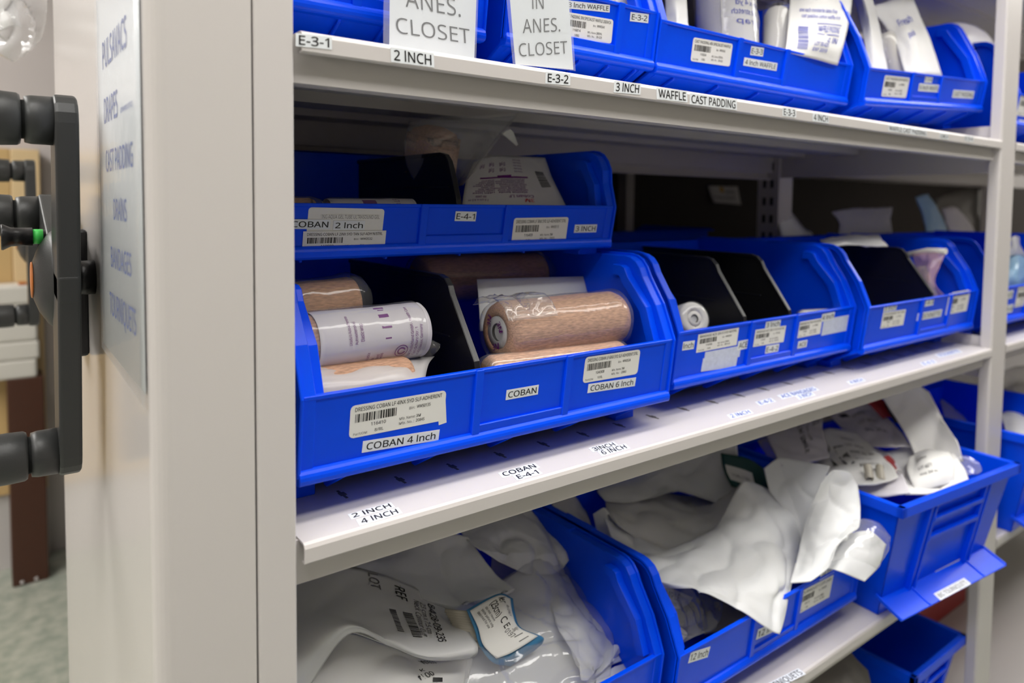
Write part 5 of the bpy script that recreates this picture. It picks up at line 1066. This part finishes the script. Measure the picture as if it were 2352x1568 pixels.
mb = MB(); mb.tube([at(2036, 1108, .042), at(2048, 1084, .046), at(2062, 1078, .046), at(2074, 1088, .042), at(2066, 1110, .034), at(2052, 1118, .032)], 0.0014, 'white_plastic', 8)
single(mb.build('white_loop', None), 'thin white plastic loop beside the red tab in the deep bin', 'loop')
# next bay, lower shelf
single(sheet('white_sheet', [[(2296, 948, .12), (2330, 940, .11), (2370, 945, .1)], [(2305, 975, .08), (2335, 968, .06), (2372, 970, .05)], [(2312, 1004, .05), (2340, 1010, .03), (2375, 1015, .02)]], 'paper_pouch', 0.002, 14, 12, 0.001, 131, 20), 'white sheet on the deep bin of the next bay at the right edge', 'sheet')
single(sheet('clear_bag', [[(2306, 850, .2), (2340, 840, .2), (2380, 840, .2)], [(2304, 900, .17), (2340, 890, .15), (2380, 890, .15)], [(2304, 945, .14), (2340, 935, .13), (2380, 935, .13)]], 'film_frost', 0.001, 14, 14, 0.008, 132, 24), 'clear bag above the white sheet in the next bay', 'bag')
# lowest shelf
t = group_thing('cloth_bag', 'grey cloth bag on the lowest shelf at the bottom of the picture', 'bag', [Vector((1.10, 0.19, ZS[4]))])
mb = MB(); c = Vector((1.06, 0.155, ZS[4]))
mb.lathe(c, c + Vector((0, 0, 1)), [(0.0, 0.05), (0.001, 0.11), (0.07, 0.135), (0.16, 0.142), (0.23, 0.130), (0.27, 0.100), (0.295, 0.055), (0.302, 0.005)], 'grey_cloth', 48, 0.22, 3)
sub(mb.build('bag_body', None), t)
mb = MB(); mb.tube([c + Vector((-0.11, -0.10, 0.10)), c + Vector((-0.03, -0.135, 0.14)), c + Vector((0.06, -0.12, 0.17)), c + Vector((0.10, -0.08, 0.22))], 0.007, 'dark_strap', 10); sub(mb.build('bag_strap', None), t)

# red box on the lowest shelf of the next bay
t = empty('red_box', (1.80, 0.33, ZS[4]), 'dark red box low in the shadow under the deep bin with ladder ribs', 'box')
mb = MB(); mb.box(-0.17, 0.18, -0.12, 0.12, 0, 0.19, 'red_plastic'); mb.build('box_body', t, 0.004, 2)
mb = MB(); mb.box(-0.175, 0.185, -0.125, 0.125, 0.19, 0.21, 'red_plastic'); mb.build('box_lid', t, 0.004, 2)

# ------------------------------------------------------------------ sign on the end panel
XS = 0.0858
t = empty('panel_sign', (XS, 0.11, -0.13), 'paper sign in a clear sleeve with blue category names, taped to the grey end panel', 'sign')
def panel_quad(name, y0, y1, zb0, zb1, z1, x, th, m):
    """y0 far edge, y1 near edge; bottom corners zb0 (far), zb1 (near)"""
    mb = MB(); n = 10; g = []
    for k in range(n + 1):
        u = k / n; y = y0 + (y1 - y0) * u; zb_ = zb0 + (zb1 - zb0) * u
        wv = 0.0
        g.append([mb.bm.verts.new(c) for c in ((x - wv, y, zb_), (x - wv, y, z1), (x - wv + th, y, z1), (x - wv + th, y, zb_))])
    for k in range(n):
        for j in range(4): mb.face([g[k][j], g[k + 1][j], g[k + 1][(j + 1) % 4], g[k][(j + 1) % 4]], m, j in (0, 2))
    mb.face(g[0], m); mb.face(g[-1][::-1], m)
    return sub(mb.build(name, None), t)
paper = panel_quad('paper', 0.2085, 0.0140, -0.1262, -0.1285, 0.235, XS - 0.0003, 0.0003, 'label_tape')
panel_quad('plastic_sleeve', 0.2125, 0.0085, -0.1305, -0.1375, 0.240, XS - 0.0014, 0.0002, 'film_sleeve')
mb = MB()
for s, bl, br, tl, w in (('PULSAVACS', (235.7, 162), (290.5, 101), (232, 106), .02), ('DRAPES', (239.5, 284.5), (270, 266), (236, 231), .02), ('(DRAPES ETC)', (276, 257.6), (304, 244.5), (275.3, 247), .01),
                         ('CAST PADDING', (243.4, 393), (305, 383), (240.8, 347), .02), ('DRAINS', (261, 502), (291, 510.5), (256.8, 455.6), .02), ('BANDAGES', (255, 607), (302, 641), (253.6, 561), .02), ('TOURNIQUETS', (252.5, 714), (313, 778), (247.6, 661.7), .02)):
    xx = XS - 0.0006
    f = lambda q: at_x(q[0], q[1], xx)
    # levelled: both ends of a line of text share one height
    o, a, b = f(bl), f(br), f(tl); zz = (o.z + a.z) / 2
    mb.text(s, (xx, o.y, zz), (0, a.y - o.y, 0), (0, 0, b.z - o.z), 'ink_blue', w)
mb.build('printing', paper, recalc=False); bpy.data.objects[-1] if False else None

# clear plastic bag hanging at the top left beyond the panel
t = group_thing('hanging_bag', 'shiny clear plastic bag hanging at the top left corner of the picture', 'bag', [at(40, 145, .72)])
sub(sheet('bag_film', [[(-60, -60, .80), (0, -60, .74), (60, -60, .72), (112, -60, .76)], [(-60, 20, .78), (0, 20, .70), (58, 20, .69), (108, 15, .74)], [(-60, 90, .78), (0, 85, .69), (50, 85, .69), (96, 80, .74)], [(-60, 130, .79), (0, 128, .71), (40, 142, .72), (86, 104, .76)]], 'film_bag', 0.0004, 30, 30, 0.012, 141, 26), t)
sub(sheet('bag_fold', [[(-30, -60, .71), (10, -60, .70), (40, -60, .72)], [(-20, 20, .69), (10, 15, .68), (38, 10, .70)], [(0, 70, .68), (25, 60, .675), (50, 62, .69)]], 'film_white', 0.0004, 18, 18, 0.008, 142, 30), t)

# ------------------------------------------------------------------ set every top-level mesh on its own base point
bpy.context.view_layer.update()
for o in [q for q in scene.objects if q.parent is None and q.type == 'MESH' and q.get('kind') != 'structure']:
    if o.location.length > 1e-6: continue
    vs = [v.co for v in o.data.vertices]
    L = Vector(((min(v.x for v in vs) + max(v.x for v in vs)) / 2, (min(v.y for v in vs) + max(v.y for v in vs)) / 2, min(v.z for v in vs)))
    o.data.transform(Matrix.Translation(-L)); o.location = L
    for c in o.children: c.matrix_parent_inverse = Matrix.Translation(-L)
